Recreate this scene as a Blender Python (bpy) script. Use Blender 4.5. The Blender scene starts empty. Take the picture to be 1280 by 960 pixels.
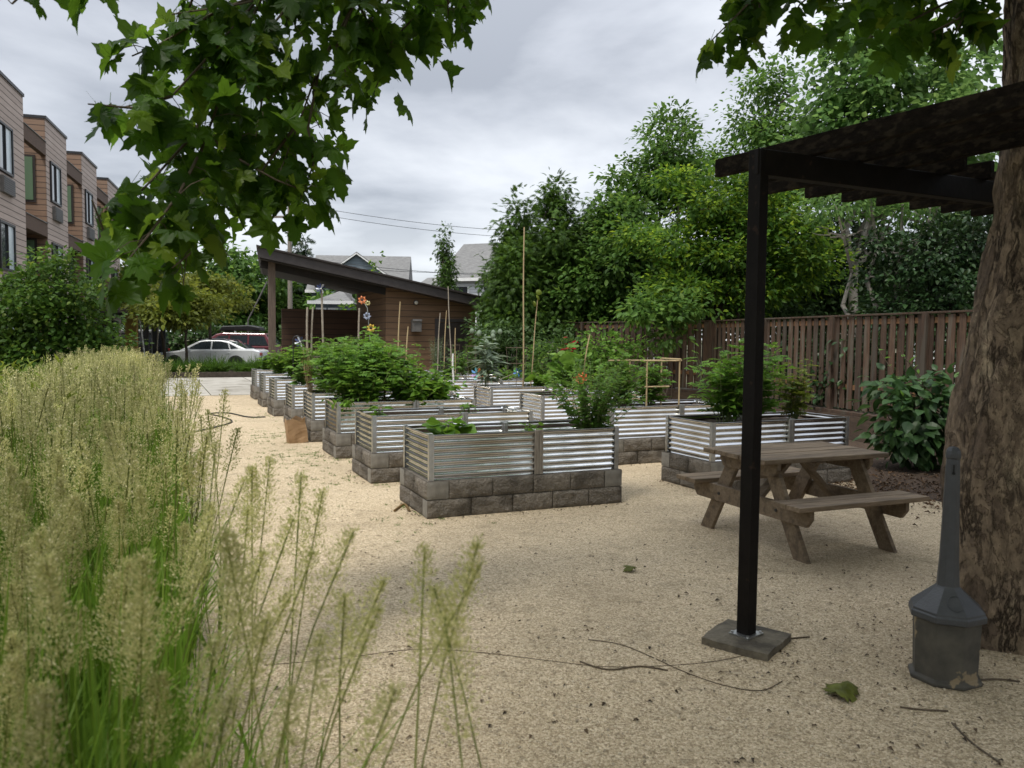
import bpy, math, random
import numpy as np
from mathutils import Vector, Matrix, Euler
SC = bpy.context.scene
COL = SC.collection
rnd = random.Random(11)
RG = np.random.default_rng(7)
R = math.radians

# ------------------------------------------------------------------ camera
CAM_H, F_PX = 1.68, 1000.0
PITCH, ROLL = R(3.32), R(0.55)
CAM_M = Matrix.Rotation(math.pi/2 - PITCH, 3, 'X') @ Matrix.Rotation(ROLL, 3, 'Z')
cam_d = bpy.data.cameras.new('camera')
cam = bpy.data.objects.new('camera', cam_d); COL.objects.link(cam)
cam.matrix_world = Matrix.Translation((0, 0, CAM_H)) @ CAM_M.to_4x4()
cam_d.sensor_width = 36.0; cam_d.lens = 36.0*F_PX/1280
cam_d.clip_start = 0.05; cam_d.clip_end = 3000
cam_d.dof.use_dof = True; cam_d.dof.focus_distance = 10.5; cam_d.dof.aperture_fstop = 4.6
SC.camera = cam

def ray(px, py):
    return CAM_M @ Vector(((px-640)/F_PX, (480-py)/F_PX, -1.0))
def G(px, py, z=0.0):                     # where the line of sight meets height z
    d = ray(px, py); t = (z-CAM_H)/d.z
    return Vector((d.x*t, d.y*t, z))
def AT(px, py, Y):                        # the point at depth Y
    d = ray(px, py); t = Y/d.y
    return Vector((d.x*t, Y, CAM_H+d.z*t))

# ------------------------------------------------------------------ object helpers
def tag(o, label=None, cat=None, group=None, kind=None):
    if label: o['label'] = label
    if cat: o['category'] = cat
    if group: o['group'] = group
    if kind: o['kind'] = kind
    return o
def thing(name, label, cat, loc=(0, 0, 0), rz=0.0, group=None):
    o = bpy.data.objects.new(name, None); COL.objects.link(o)
    o.location = loc; o.rotation_euler = (0, 0, rz); o.empty_display_size = 0.2
    return tag(o, label, cat, group)
def copy_tree(o, parent=None):
    c = o.copy(); COL.objects.link(c)
    if parent is not None: c.parent = parent
    for ch in list(o.children): copy_tree(ch, c)
    return c

class MB:
    def __init__(s): s.v = []; s.f = []; s.m = []
    def add(s, vs, fs, mi=0):
        b = len(s.v); s.v += [tuple(x) for x in vs]
        s.f += [tuple(b+i for i in f) for f in fs]; s.m += [mi]*len(fs); return s
    def box(s, c, d, rot=None, mi=0):
        hx, hy, hz = d[0]/2, d[1]/2, d[2]/2
        vs = [Vector((x*hx, y*hy, z*hz)) for z in (-1, 1) for y in (-1, 1) for x in (-1, 1)]
        if rot is not None:
            m = rot if isinstance(rot, Matrix) else Euler(rot).to_matrix()
            vs = [m @ v for v in vs]
        c = Vector(c)
        return s.add([v+c for v in vs], [(0, 2, 3, 1), (4, 5, 7, 6), (0, 1, 5, 4), (2, 6, 7, 3), (0, 4, 6, 2), (1, 3, 7, 5)], mi)
    def bar(s, a, b, w, h, mi=0, up=(0, 0, 1)):          # a rectangular bar from a to b
        a, b = Vector(a), Vector(b); y = (b-a); L = y.length; y.normalize()
        x = y.cross(Vector(up))
        if x.length < 1e-4: x = Vector((1, 0, 0))
        x.normalize(); z = x.cross(y)
        m = Matrix((x, y, z)).transposed()
        return s.box((a+b)/2, (w, L, h), m, mi)
    def tube(s, pts, rad, n=8, mi=0, cap=True):
        pts = [Vector(p) for p in pts]
        if not hasattr(rad, '__len__'): rad = [rad]*len(pts)
        b = len(s.v); x = None
        for i, p in enumerate(pts):
            t = (pts[min(i+1, len(pts)-1)]-pts[max(i-1, 0)]).normalized()
            if x is None:
                x = t.orthogonal().normalized()
            x = (x - t*x.dot(t)).normalized(); y = t.cross(x)
            for k in range(n):
                a = 2*math.pi*k/n
                s.v.append(tuple(p+(x*math.cos(a)+y*math.sin(a))*rad[i]))
        for i in range(len(pts)-1):
            for k in range(n):
                k2 = (k+1) % n
                s.f.append((b+i*n+k, b+i*n+k2, b+(i+1)*n+k2, b+(i+1)*n+k)); s.m.append(mi)
        if cap:
            s.f.append(tuple(b+k for k in reversed(range(n)))); s.m.append(mi)
            e = b+(len(pts)-1)*n
            s.f.append(tuple(e+k for k in range(n))); s.m.append(mi)
        return s
    def prism(s, poly, y0, y1, mi=0, hw=None):           # polygon in x,z swept along y
        n = len(poly)
        a = [(p[0], y0, p[1]) for p in poly]; c = [(p[0], y1, p[1]) for p in poly]
        area = sum(poly[i][0]*poly[(i+1) % n][1]-poly[(i+1) % n][0]*poly[i][1] for i in range(n))
        fs = [tuple(range(n)), tuple(reversed(range(n, 2*n)))]
        fs += [(i, i+n, (i+1) % n+n, (i+1) % n) for i in range(n)]
        if area < 0: fs = [tuple(reversed(f)) for f in fs]
        return s.add(a+c, fs, mi)
    def lathe(s, prof, n, c=(0, 0, 0), mi=0, a0=0.0):
        b = len(s.v); c = Vector(c)
        for r, z in prof:
            for k in range(n):
                a = a0+2*math.pi*k/n
                s.v.append((c.x+r*math.cos(a), c.y+r*math.sin(a), c.z+z))
        for i in range(len(prof)-1):
            for k in range(n):
                k2 = (k+1) % n
                s.f.append((b+i*n+k, b+i*n+k2, b+(i+1)*n+k2, b+(i+1)*n+k)); s.m.append(mi)
        s.f.append(tuple(b+k for k in reversed(range(n)))); s.m.append(mi)
        e = b+(len(prof)-1)*n
        s.f.append(tuple(e+k for k in range(n))); s.m.append(mi)
        return s
    def build(s, name, mats, parent=None, loc=(0, 0, 0), rot=(0, 0, 0), smooth=None, bev=0.0):
        me = bpy.data.meshes.new(name); me.from_pydata(s.v, [], s.f); me.update()
        if not isinstance(mats, (list, tuple)): mats = [mats]
        for m in mats: me.materials.append(m)
        if len(mats) > 1: me.polygons.foreach_set('material_index', s.m)
        if smooth is not None:
            me.polygons.foreach_set('use_smooth', [True]*len(me.polygons))
            me.set_sharp_from_angle(angle=R(smooth))
        o = bpy.data.objects.new(name, me); COL.objects.link(o)
        o.location = loc; o.rotation_euler = rot
        if parent is not None: o.parent = parent
        if bev:
            b = o.modifiers.new('bevel', 'BEVEL'); b.width = bev; b.segments = 2; b.limit_method = 'ANGLE'; b.angle_limit = R(40)
        return o

def mesh_np(name, V, faces, mats, parent=None, loc=(0, 0, 0), smooth=False, mi=None):
    """faces: list of integer arrays, each (n,k)."""
    me = bpy.data.meshes.new(name)
    faces = [np.asarray(f, dtype=np.int32) for f in faces if len(f)]
    lt = np.concatenate([np.full(len(f), f.shape[1], dtype=np.int32) for f in faces])
    li = np.concatenate([f.ravel() for f in faces])
    me.vertices.add(len(V)); me.vertices.foreach_set('co', np.asarray(V, dtype=np.float32).ravel())
    me.loops.add(len(li)); me.loops.foreach_set('vertex_index', li)
    me.polygons.add(len(lt))
    me.polygons.foreach_set('loop_start', np.concatenate([[0], np.cumsum(lt)[:-1]]).astype(np.int32))
    if not isinstance(mats, (list, tuple)): mats = [mats]
    for m in mats: me.materials.append(m)
    if mi is not None: me.polygons.foreach_set('material_index', np.asarray(mi, dtype=np.int32))
    me.polygons.foreach_set('use_smooth', np.full(len(lt), smooth, dtype=bool))
    me.update(calc_edges=True); me.validate()
    o = bpy.data.objects.new(name, me); COL.objects.link(o); o.location = loc
    if parent is not None: o.parent = parent
    return o

# ------------------------------------------------------------------ materials
def new_mat(name):
    m = bpy.data.materials.new(name); m.use_nodes = True
    nt = m.node_tree; return m, nt, nt.nodes, nt.links, nt.nodes['Principled BSDF']
def rgb(c): return (c[0], c[1], c[2], 1.0)
def mat(name, c1, c2=None, scale=8.0, rough=0.7, metal=0.0, bump=0.0, bscale=None, stretch=(1, 1, 1), detail=6.0,
        c3=None, scale3=1.5, island=0.0, rough2=None, spec=0.5, t3=(0.5, 0.62)):
    m, nt, N, L, B = new_mat(name)
    B.inputs['Roughness'].default_value = rough; B.inputs['Metallic'].default_value = metal
    B.inputs['Specular IOR Level'].default_value = spec
    if c2 is None and not bump:
        B.inputs['Base Color'].default_value = rgb(c1); return m
    c2 = c2 or c1
    tc = N.new('ShaderNodeTexCoord'); mp = N.new('ShaderNodeMapping'); mp.inputs['Scale'].default_value = stretch
    L.new(tc.outputs['Object'], mp.inputs['Vector'])
    ns = N.new('ShaderNodeTexNoise'); ns.inputs['Scale'].default_value = scale; ns.inputs['Detail'].default_value = detail
    ns.inputs['Roughness'].default_value = 0.62
    L.new(mp.outputs['Vector'], ns.inputs['Vector'])
    rp = N.new('ShaderNodeValToRGB'); rp.color_ramp.elements[0].position = 0.34; rp.color_ramp.elements[1].position = 0.68
    rp.color_ramp.elements[0].color = rgb(c1); rp.color_ramp.elements[1].color = rgb(c2)
    L.new(ns.outputs['Fac'], rp.inputs['Fac']); out = rp.outputs['Color']
    if c3 is not None:
        n3 = N.new('ShaderNodeTexNoise'); n3.inputs['Scale'].default_value = scale3; n3.inputs['Detail'].default_value = 5
        L.new(mp.outputs['Vector'], n3.inputs['Vector'])
        r3 = N.new('ShaderNodeValToRGB'); r3.color_ramp.elements[0].position = t3[0]; r3.color_ramp.elements[1].position = t3[1]
        mx = N.new('ShaderNodeMix'); mx.data_type = 'RGBA'
        L.new(n3.outputs['Fac'], r3.inputs['Fac']); L.new(r3.outputs['Color'], mx.inputs[0])
        L.new(out, mx.inputs[6]); mx.inputs[7].default_value = rgb(c3); out = mx.outputs[2]
    if island:
        g = N.new('ShaderNodeNewGeometry'); ml = N.new('ShaderNodeMapRange')
        ml.inputs[3].default_value = 1-island; ml.inputs[4].default_value = 1+island
        L.new(g.outputs['Random Per Island'], ml.inputs[0])
        hv = N.new('ShaderNodeHueSaturation'); L.new(out, hv.inputs['Color']); L.new(ml.outputs[0], hv.inputs['Value'])
        out = hv.outputs['Color']
    L.new(out, B.inputs['Base Color'])
    if rough2 is not None:
        mr = N.new('ShaderNodeMapRange'); mr.inputs[3].default_value = rough; mr.inputs[4].default_value = rough2
        L.new(ns.outputs['Fac'], mr.inputs[0]); L.new(mr.outputs[0], B.inputs['Roughness'])
    if bump:
        nb = N.new('ShaderNodeTexNoise'); nb.inputs['Scale'].default_value = bscale or scale*3; nb.inputs['Detail'].default_value = 8
        L.new(mp.outputs['Vector'], nb.inputs['Vector'])
        bp = N.new('ShaderNodeBump'); bp.inputs['Strength'].default_value = 1.0; bp.inputs['Distance'].default_value = bump
        L.new(nb.outputs['Fac'], bp.inputs['Height']); L.new(bp.outputs['Normal'], B.inputs['Normal'])
    return m
def leaf_mat(name, c1, c2, c3=None, trans=0.35, rough=0.5, spec=0.22, big=0.6, p3=0.88):
    """colour differs from leaf to leaf; light passes through the blade."""
    m, nt, N, L, B = new_mat(name)
    g = N.new('ShaderNodeNewGeometry'); rp = N.new('ShaderNodeValToRGB')
    e = rp.color_ramp.elements; e[0].color = rgb(c1); e[1].color = rgb(c2)
    if c3: x = e.new(p3); x.color = rgb(c2); e[2].color = rgb(c3)
    L.new(g.outputs['Random Per Island'], rp.inputs['Fac'])
    tc = N.new('ShaderNodeTexCoord'); ns = N.new('ShaderNodeTexNoise'); ns.inputs['Scale'].default_value = big
    L.new(tc.outputs['Object'], ns.inputs['Vector'])
    mr = N.new('ShaderNodeMapRange'); mr.inputs[1].default_value = 0.3; mr.inputs[2].default_value = 0.7
    mr.inputs[3].default_value = 0.62; mr.inputs[4].default_value = 1.42
    L.new(ns.outputs['Fac'], mr.inputs[0])
    hv = N.new('ShaderNodeHueSaturation'); L.new(rp.outputs['Color'], hv.inputs['Color']); L.new(mr.outputs[0], hv.inputs['Value'])
    L.new(hv.outputs['Color'], B.inputs['Base Color'])
    B.inputs['Roughness'].default_value = rough; B.inputs['Specular IOR Level'].default_value = spec
    if trans:
        tl = N.new('ShaderNodeBsdfTranslucent'); h2 = N.new('ShaderNodeHueSaturation'); h2.inputs['Hue'].default_value = 0.485
        h2.inputs['Value'].default_value = 1.75; hv.inputs['Saturation'].default_value = 1.12; L.new(hv.outputs['Color'], h2.inputs['Color']); L.new(h2.outputs['Color'], tl.inputs['Color'])
        mx = N.new('ShaderNodeMixShader'); mx.inputs[0].default_value = trans
        L.new(B.outputs['BSDF'], mx.inputs[1]); L.new(tl.outputs['BSDF'], mx.inputs[2])
        L.new(mx.outputs['Shader'], N['Material Output'].inputs['Surface'])
    return m
def siding_mat(name, c1, c2, pitch, line=(0.03, 0.02, 0.015), lw=0.1, bump=0.02):
    m, nt, N, L, B = new_mat(name)
    tc = N.new('ShaderNodeTexCoord'); sp = N.new('ShaderNodeSeparateXYZ'); L.new(tc.outputs['Object'], sp.inputs[0])
    dv = N.new('ShaderNodeMath'); dv.operation = 'DIVIDE'; dv.inputs[1].default_value = pitch; L.new(sp.outputs['Z'], dv.inputs[0])
    fr = N.new('ShaderNodeMath'); fr.operation = 'FRACT'; L.new(dv.outputs[0], fr.inputs[0])
    fl = N.new('ShaderNodeMath'); fl.operation = 'FLOOR'; L.new(dv.outputs[0], fl.inputs[0])
    wn = N.new('ShaderNodeTexWhiteNoise'); wn.noise_dimensions = '1D'; L.new(fl.outputs[0], wn.inputs['W'])
    mp = N.new('ShaderNodeMapping'); mp.inputs['Scale'].default_value = (1, 1, 12); L.new(tc.outputs['Object'], mp.inputs[0])
    ns = N.new('ShaderNodeTexNoise'); ns.inputs['Scale'].default_value = 1.6; ns.inputs['Detail'].default_value = 6; L.new(mp.outputs[0], ns.inputs['Vector'])
    ad = N.new('ShaderNodeMath'); ad.operation = 'MULTIPLY_ADD'; ad.inputs[1].default_value = 0.35
    L.new(wn.outputs['Value'], ad.inputs[0]); L.new(ns.outputs['Fac'], ad.inputs[2])
    rp = N.new('ShaderNodeValToRGB'); rp.color_ramp.elements[0].position = .4; rp.color_ramp.elements[1].position = .95
    rp.color_ramp.elements[0].color = rgb(c1); rp.color_ramp.elements[1].color = rgb(c2); L.new(ad.outputs[0], rp.inputs[0])
    lt = N.new('ShaderNodeMath'); lt.operation = 'LESS_THAN'; lt.inputs[1].default_value = lw; L.new(fr.outputs[0], lt.inputs[0])
    mx = N.new('ShaderNodeMix'); mx.data_type = 'RGBA'; L.new(lt.outputs[0], mx.inputs[0]); L.new(rp.outputs[0], mx.inputs[6]); mx.inputs[7].default_value = rgb(line)
    L.new(mx.outputs[2], B.inputs['Base Color']); B.inputs['Roughness'].default_value = .75
    bp = N.new('ShaderNodeBump'); bp.inputs['Distance'].default_value = bump; bp.invert = True
    L.new(fr.outputs[0], bp.inputs['Height']); L.new(bp.outputs['Normal'], B.inputs['Normal'])
    return m
def glass_mat(name, tint, rough=0.06):
    m, nt, N, L, B = new_mat(name)
    B.inputs['Base Color'].default_value = rgb(tint); B.inputs['Roughness'].default_value = rough
    B.inputs['Specular IOR Level'].default_value = 1.0; B.inputs['Coat Weight'].default_value = .6; B.inputs['Coat Roughness'].default_value = .02
    return m

def gravel_mat():
    m, nt, N, L, B = new_mat('crushed_gravel')
    tc = N.new('ShaderNodeTexCoord')
    vs = []
    for sc in (95, 210):
        v = N.new('ShaderNodeTexVoronoi'); v.inputs['Scale'].default_value = sc; v.inputs['Randomness'].default_value = 1
        L.new(tc.outputs['Object'], v.inputs['Vector']); vs.append(v)
    sx = N.new('ShaderNodeSeparateXYZ'); L.new(vs[0].outputs['Color'], sx.inputs[0])
    s2 = N.new('ShaderNodeSeparateXYZ'); L.new(vs[1].outputs['Color'], s2.inputs[0])
    mm = N.new('ShaderNodeMix'); mm.inputs[0].default_value = .45; L.new(sx.outputs[0], mm.inputs[2]); L.new(s2.outputs[0], mm.inputs[3])
    rp = N.new('ShaderNodeValToRGB'); e = rp.color_ramp.elements
    e[0].position = .05; e[0].color = (.215, .160, .100, 1); e[1].position = .95; e[1].color = (.86, .74, .555, 1)
    for p, c in ((.3, (.44, .347, .226, 1)), (.6, (.62, .503, .342, 1))):
        x = e.new(p); x.color = c
    L.new(mm.outputs[0], rp.inputs[0]); out = rp.outputs[0]
    # damp and dirty patches with shapes of their own
    for sc, lo, hi, col, amt, det in ((.55, .50, .72, (.27, .21, .135), .45, 7), (3.2, .56, .74, (.22, .175, .11), .42, 6), (14, .60, .72, (.16, .125, .08), .5, 3)):
        n = N.new('ShaderNodeTexNoise'); n.inputs['Scale'].default_value = sc; n.inputs['Detail'].default_value = det; L.new(tc.outputs['Object'], n.inputs['Vector'])
        mr = N.new('ShaderNodeMapRange'); mr.inputs[1].default_value = lo; mr.inputs[2].default_value = hi; mr.inputs[4].default_value = amt
        L.new(n.outputs['Fac'], mr.inputs[0])
        mx = N.new('ShaderNodeMix'); mx.data_type = 'RGBA'; L.new(mr.outputs[0], mx.inputs[0]); L.new(out, mx.inputs[6]); mx.inputs[7].default_value = rgb(col)
        out = mx.outputs[2]
    L.new(out, B.inputs['Base Color']); B.inputs['Roughness'].default_value = .9; B.inputs['Specular IOR Level'].default_value = .2
    n = N.new('ShaderNodeTexNoise'); n.inputs['Scale'].default_value = 9; n.inputs['Detail'].default_value = 4; L.new(tc.outputs['Object'], n.inputs['Vector'])
    b0 = N.new('ShaderNodeBump'); b0.inputs['Distance'].default_value = .10; b0.inputs['Strength'].default_value = .5; L.new(n.outputs['Fac'], b0.inputs['Height'])
    b1 = N.new('ShaderNodeBump'); b1.inputs['Distance'].default_value = .006; b1.invert = True; L.new(vs[0].outputs['Distance'], b1.inputs['Height']); L.new(b0.outputs[0], b1.inputs['Normal'])
    b2 = N.new('ShaderNodeBump'); b2.inputs['Distance'].default_value = .003; b2.invert = True; L.new(vs[1].outputs['Distance'], b2.inputs['Height']); L.new(b1.outputs[0], b2.inputs['Normal'])
    L.new(b2.outputs[0], B.inputs['Normal'])
    return m

def bark_mat():
    m, nt, N, L, B = new_mat('plane_bark')
    tc = N.new('ShaderNodeTexCoord')
    def nz(scale, st, det=8, rough=.6, dist=0.0):
        mp = N.new('ShaderNodeMapping'); mp.inputs['Scale'].default_value = st; L.new(tc.outputs['Object'], mp.inputs[0])
        n = N.new('ShaderNodeTexNoise'); n.inputs['Scale'].default_value = scale; n.inputs['Detail'].default_value = det; n.inputs['Roughness'].default_value = rough; n.inputs['Distortion'].default_value = dist
        L.new(mp.outputs[0], n.inputs['Vector']); return n.outputs['Fac']
    def ramp(src, stops, const=False):
        r = N.new('ShaderNodeValToRGB'); e = r.color_ramp.elements
        e[0].position, e[0].color = stops[0][0], rgb(stops[0][1]); e[1].position, e[1].color = stops[-1][0], rgb(stops[-1][1])
        for p, c in stops[1:-1]: x = e.new(p); x.color = rgb(c)
        L.new(src, r.inputs[0]); return r.outputs[0]
    flakes = nz(3.4, (1, 1, .55), 9, .66, .3)            # big flaking patches with ragged rims
    col = ramp(flakes, [(.30, (.105, .077, .055)), (.44, (.145, .106, .074)), (.455, (.185, .136, .092)), (.52, (.245, .185, .125)), (.535, (.165, .12, .082)), (.58, (.195, .145, .10)), (.592, (.30, .232, .155)), (.72, (.39, .31, .21))])
    fine = nz(26, (1, 1, .6), 8, .7)
    f2 = N.new('ShaderNodeMapRange'); f2.inputs[1].default_value = .3; f2.inputs[2].default_value = .7; f2.inputs[3].default_value = .5; f2.inputs[4].default_value = 1.5; L.new(fine, f2.inputs[0])
    hv = N.new('ShaderNodeHueSaturation'); L.new(col, hv.inputs['Color']); L.new(f2.outputs[0], hv.inputs['Value'])
    fis = nz(9, (1, 1, .28), 7, .65, .4)                 # upright fissures
    ab = N.new('ShaderNodeMath'); ab.operation = 'SUBTRACT'; ab.inputs[1].default_value = .5; L.new(fis, ab.inputs[0])
    a2 = N.new('ShaderNodeMath'); a2.operation = 'ABSOLUTE'; L.new(ab.outputs[0], a2.inputs[0])
    fm = N.new('ShaderNodeMapRange'); fm.inputs[1].default_value = .0; fm.inputs[2].default_value = .035; L.new(a2.outputs[0], fm.inputs[0])
    rough_zone = nz(1.3, (1, 1, .8), 3)
    rz = N.new('ShaderNodeMapRange'); rz.inputs[1].default_value = .42; rz.inputs[2].default_value = .58; rz.inputs[3].default_value = .15; rz.inputs[4].default_value = .9; L.new(rough_zone, rz.inputs[0])
    inv = N.new('ShaderNodeMath'); inv.operation = 'SUBTRACT'; inv.inputs[0].default_value = 1.0; L.new(fm.outputs[0], inv.inputs[1])
    ml = N.new('ShaderNodeMath'); ml.operation = 'MULTIPLY'; L.new(inv.outputs[0], ml.inputs[0]); L.new(rz.outputs[0], ml.inputs[1])
    mx = N.new('ShaderNodeMix'); mx.data_type = 'RGBA'; L.new(ml.outputs[0], mx.inputs[0]); L.new(hv.outputs[0], mx.inputs[6]); mx.inputs[7].default_value = (.025, .018, .013, 1)
    L.new(mx.outputs[2], B.inputs['Base Color']); B.inputs['Roughness'].default_value = .9; B.inputs['Specular IOR Level'].default_value = .2
    st = ramp(flakes, [(.30, (0, 0, 0)), (.445, (.1, .1, .1)), (.455, (.3, .3, .3)), (.525, (.33, .33, .33)), (.535, (.55, .55, .55)), (.605, (.58, .58, .58)), (.615, (.2, .2, .2)), (1, (.15, .15, .15))])
    b1 = N.new('ShaderNodeBump'); b1.inputs['Distance'].default_value = .035; L.new(st, b1.inputs['Height'])
    b3 = N.new('ShaderNodeBump'); b3.inputs['Distance'].default_value = .022; b3.invert = True; L.new(ml.outputs[0], b3.inputs['Height']); L.new(b1.outputs[0], b3.inputs['Normal'])
    b2 = N.new('ShaderNodeBump'); b2.inputs['Distance'].default_value = .014; L.new(fine, b2.inputs['Height']); L.new(b3.outputs[0], b2.inputs['Normal'])
    L.new(b2.outputs[0], B.inputs['Normal'])
    return m

M = {}
M['gravel'] = gravel_mat()
M['bark'] = bark_mat()
M['soil'] = mat('soil', (.035, .024, .016), (.11, .075, .05), 14, .95, bump=.03, bscale=30)
M['earth'] = mat('earth', (.06, .05, .03), (.13, .11, .06), 3, .95, bump=.04, bscale=9, c3=(.05, .075, .02), scale3=.7)
M['lawn'] = mat('lawn', (.045, .085, .02), (.08, .13, .03), 5, .95, bump=.03, bscale=40)
M['asphalt'] = mat('asphalt', (.045, .046, .048), (.07, .07, .072), 30, .9, bump=.004, bscale=120)
M['paving'] = mat('concrete_paving', (.36, .34, .30), (.46, .44, .39), 3, .85, bump=.003, bscale=60, c3=(.27, .25, .21), scale3=1.2, island=.06)
M['concrete'] = mat('concrete', (.105, .090, .066), (.19, .165, .12), 9, .9, bump=.014, bscale=40, c3=(.065, .055, .04), scale3=5)
M['block'] = mat('split_face_block', (.118, .102, .083), (.205, .180, .150), 16, .92, bump=.024, bscale=45, c3=(.082, .070, .056), scale3=4, island=.22)
M['block_end'] = mat('block_end', (.185, .172, .150), (.255, .238, .21), 10, .9, bump=.003, bscale=90, c3=(.13, .118, .10), scale3=3, island=.1)
M['mulch'] = mat('bark_mulch', (.028, .018, .012), (.10, .062, .038), 22, .95, bump=.05, bscale=30)
M['underroof_shade'] = mat('underroof_shade_black', (.010, .008, .007), (.017, .013, .011), 5, .8)  # near-black colour that puts the shade under the shed roof
M['galv'] = mat('galvanised_steel', (.58, .59, .60), (.72, .73, .74), 2.2, .17, metal=1.0, stretch=(1, 1, 3), c3=(.50, .49, .46), scale3=1.2)
M['galv_post'] = mat('galvanised_post', (.50, .51, .51), (.64, .64, .63), 14, .36, metal=.95, c3=(.40, .39, .36), scale3=4)
M['post_wood'] = mat('grey_post_wood', (.17, .145, .115), (.28, .25, .21), 12, .85, stretch=(4, 4, .6), bump=.004)
M['table_wood'] = mat('weathered_table_wood', (.150, .106, .064), (.245, .182, .118), 7, .78, stretch=(1, 7, 7), bump=.006, bscale=16, c3=(.125, .09, .056), scale3=2.2, island=.16)
M['dark_steel'] = mat('dark_brown_steel', (.0055, .0042, .0036), (.010, .0078, .0065), 9, .6, bump=.002, c3=(.03, .018, .012), scale3=16, t3=(.66, .72), spec=.15)
M['rafter_wood'] = mat('dark_rafter_wood', (.006, .0045, .003), (.016, .0115, .008), 5, .9, stretch=(7, 1, 7), bump=.006, bscale=14, spec=.1, c3=(.03, .023, .015), scale3=4)
M['fence_wood'] = mat('stained_fence_wood', (.042, .024, .015), (.096, .056, .034), 6, .85, stretch=(6, 6, .7), bump=.005, island=.38, c3=(.080, .066, .050), scale3=1.8)
M['rail_wood'] = mat('fence_rail_wood', (.15, .075, .032), (.21, .11, .05), 6, .85)
M['shed_siding'] = siding_mat('shed_siding', (.108, .060, .029), (.165, .096, .050), .19, line=(.03, .018, .011), lw=.085)
M['apt_siding'] = siding_mat('apartment_siding', (.33, .262, .222), (.45, .365, .315), .205, line=(.06, .042, .034), lw=.12)
M['apt_warm'] = siding_mat('apartment_siding_warm', (.165, .10, .062), (.225, .14, .09), .205, line=(.05, .03, .022), lw=.13)
M['dark_trim'] = mat('dark_brown_trim', (.020, .014, .012), (.034, .025, .021), 5, .6)
M['roof_edge'] = mat('dark_roof_fascia', (.034, .027, .026), (.048, .040, .039), 5, .55)
M['shingle'] = mat('grey_shingle', (.13, .13, .13), (.22, .22, .215), 4, .9, stretch=(1, 1, 6), bump=.02)
M['white_paint'] = mat('white_paint', (.72, .72, .70), (.8, .8, .78), 6, .6)
M['blue_siding'] = siding_mat('blue_grey_siding', (.16, .20, .23), (.22, .26, .29), .2, line=(.1, .12, .14))
M['white_siding'] = siding_mat('white_siding', (.62, .63, .63), (.72, .73, .73), .2, line=(.4, .41, .41))
M['beam_brown'] = mat('apartment_beam', (.075, .045, .030), (.115, .070, .046), 5, .8, stretch=(1, 1, 5))
M['window_green'] = glass_mat('green_blind_glass', (.12, .20, .12), .25)
M['window_dark'] = glass_mat('window_glass', (.03, .038, .045))
M['window_pale'] = mat('pale_blind', (.42, .50, .54), (.55, .62, .66), 3, .2)
M['black_metal'] = mat('black_metal', (.012, .012, .013), (.02, .02, .021), 8, .45)
M['grille'] = mat('grey_grille', (.10, .095, .09), (.15, .14, .13), 9, .6)
M['tan_stick'] = mat('bamboo_stick', (.34, .25, .13), (.48, .37, .21), 9, .7, stretch=(1, 1, .3))
M['grey_stick'] = mat('weathered_stick', (.24, .20, .15), (.36, .32, .26), 12, .85)
M['bag'] = mat('brown_paper', (.30, .185, .095), (.40, .26, .145), 5, .85, bump=.01, bscale=9)
M['hose'] = mat('black_hose', (.02, .024, .022), (.03, .034, .03), 9, .4)
M['yellow_wall'] = mat('ochre_wall', (.38, .23, .06), (.46, .29, .085), 4, .8)
M['twig'] = mat('twig_bark', (.075, .055, .036), (.15, .115, .08), 12, .9)
M['grey_bark'] = mat('grey_smooth_bark', (.17, .15, .125), (.30, .275, .235), 7, .85, bump=.01)
M['dark_bark'] = mat('dark_bark', (.035, .027, .02), (.075, .058, .042), 9, .9, bump=.012)
M['stem'] = mat('green_stem', (.09, .13, .035), (.15, .19, .06), 9, .7)
# foliage
M['lf_plane'] = leaf_mat('plane_leaf', (.034, .076, .014), (.078, .148, .026), (.16, .23, .045), trans=.58, rough=.42, big=1.3)
M['lf_tomato'] = leaf_mat('tomato_leaf', (.075, .155, .032), (.125, .225, .050), (.19, .29, .08), trans=.38, big=3)
M['lf_squash'] = leaf_mat('squash_leaf', (.075, .155, .030), (.130, .235, .048), (.20, .31, .07), trans=.36, big=3)
M['lf_mint'] = leaf_mat('mint_leaf', (.075, .155, .036), (.130, .225, .055), (.18, .27, .08), trans=.38, big=4)
M['lf_dill'] = leaf_mat('yellow_green_leaf', (.10, .14, .03), (.17, .21, .045), trans=.3, big=4)
M['lf_artichoke'] = leaf_mat('silver_leaf', (.13, .17, .12), (.22, .27, .20), trans=.15, big=4)
M['lf_hedge'] = leaf_mat('cypress_spray', (.034, .068, .016), (.066, .120, .026), (.11, .175, .04), trans=.3, big=.9)
M['lf_broad'] = leaf_mat('broad_leaf', (.050, .100, .027), (.095, .170, .045), (.17, .25, .07), trans=.42, big=.8)
M['lf_yellow'] = leaf_mat('lime_leaf', (.036, .080, .018), (.080, .150, .030), (.22, .30, .055), trans=.45, big=.8, p3=.70)
M['lf_light'] = leaf_mat('light_leaf', (.070, .135, .045), (.125, .205, .070), (.19, .28, .10), trans=.46, big=.8)
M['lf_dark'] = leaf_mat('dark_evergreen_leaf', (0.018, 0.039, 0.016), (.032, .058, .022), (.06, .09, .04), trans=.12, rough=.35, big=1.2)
M['lf_olive'] = leaf_mat('olive_leaf', (.075, .095, .022), (.13, .155, .035), (.20, .21, .05), trans=.38, big=.7)
M['lf_maple'] = leaf_mat('maple_shrub_leaf', (0.045, 0.094, 0.022), (.075, .13, .030), (.15, .20, .05), trans=.38, big=1.5)
M['lf_far'] = leaf_mat('far_leaf', (0.042, 0.077, 0.028), (.06, .10, .034), trans=.2, big=.4)
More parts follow.
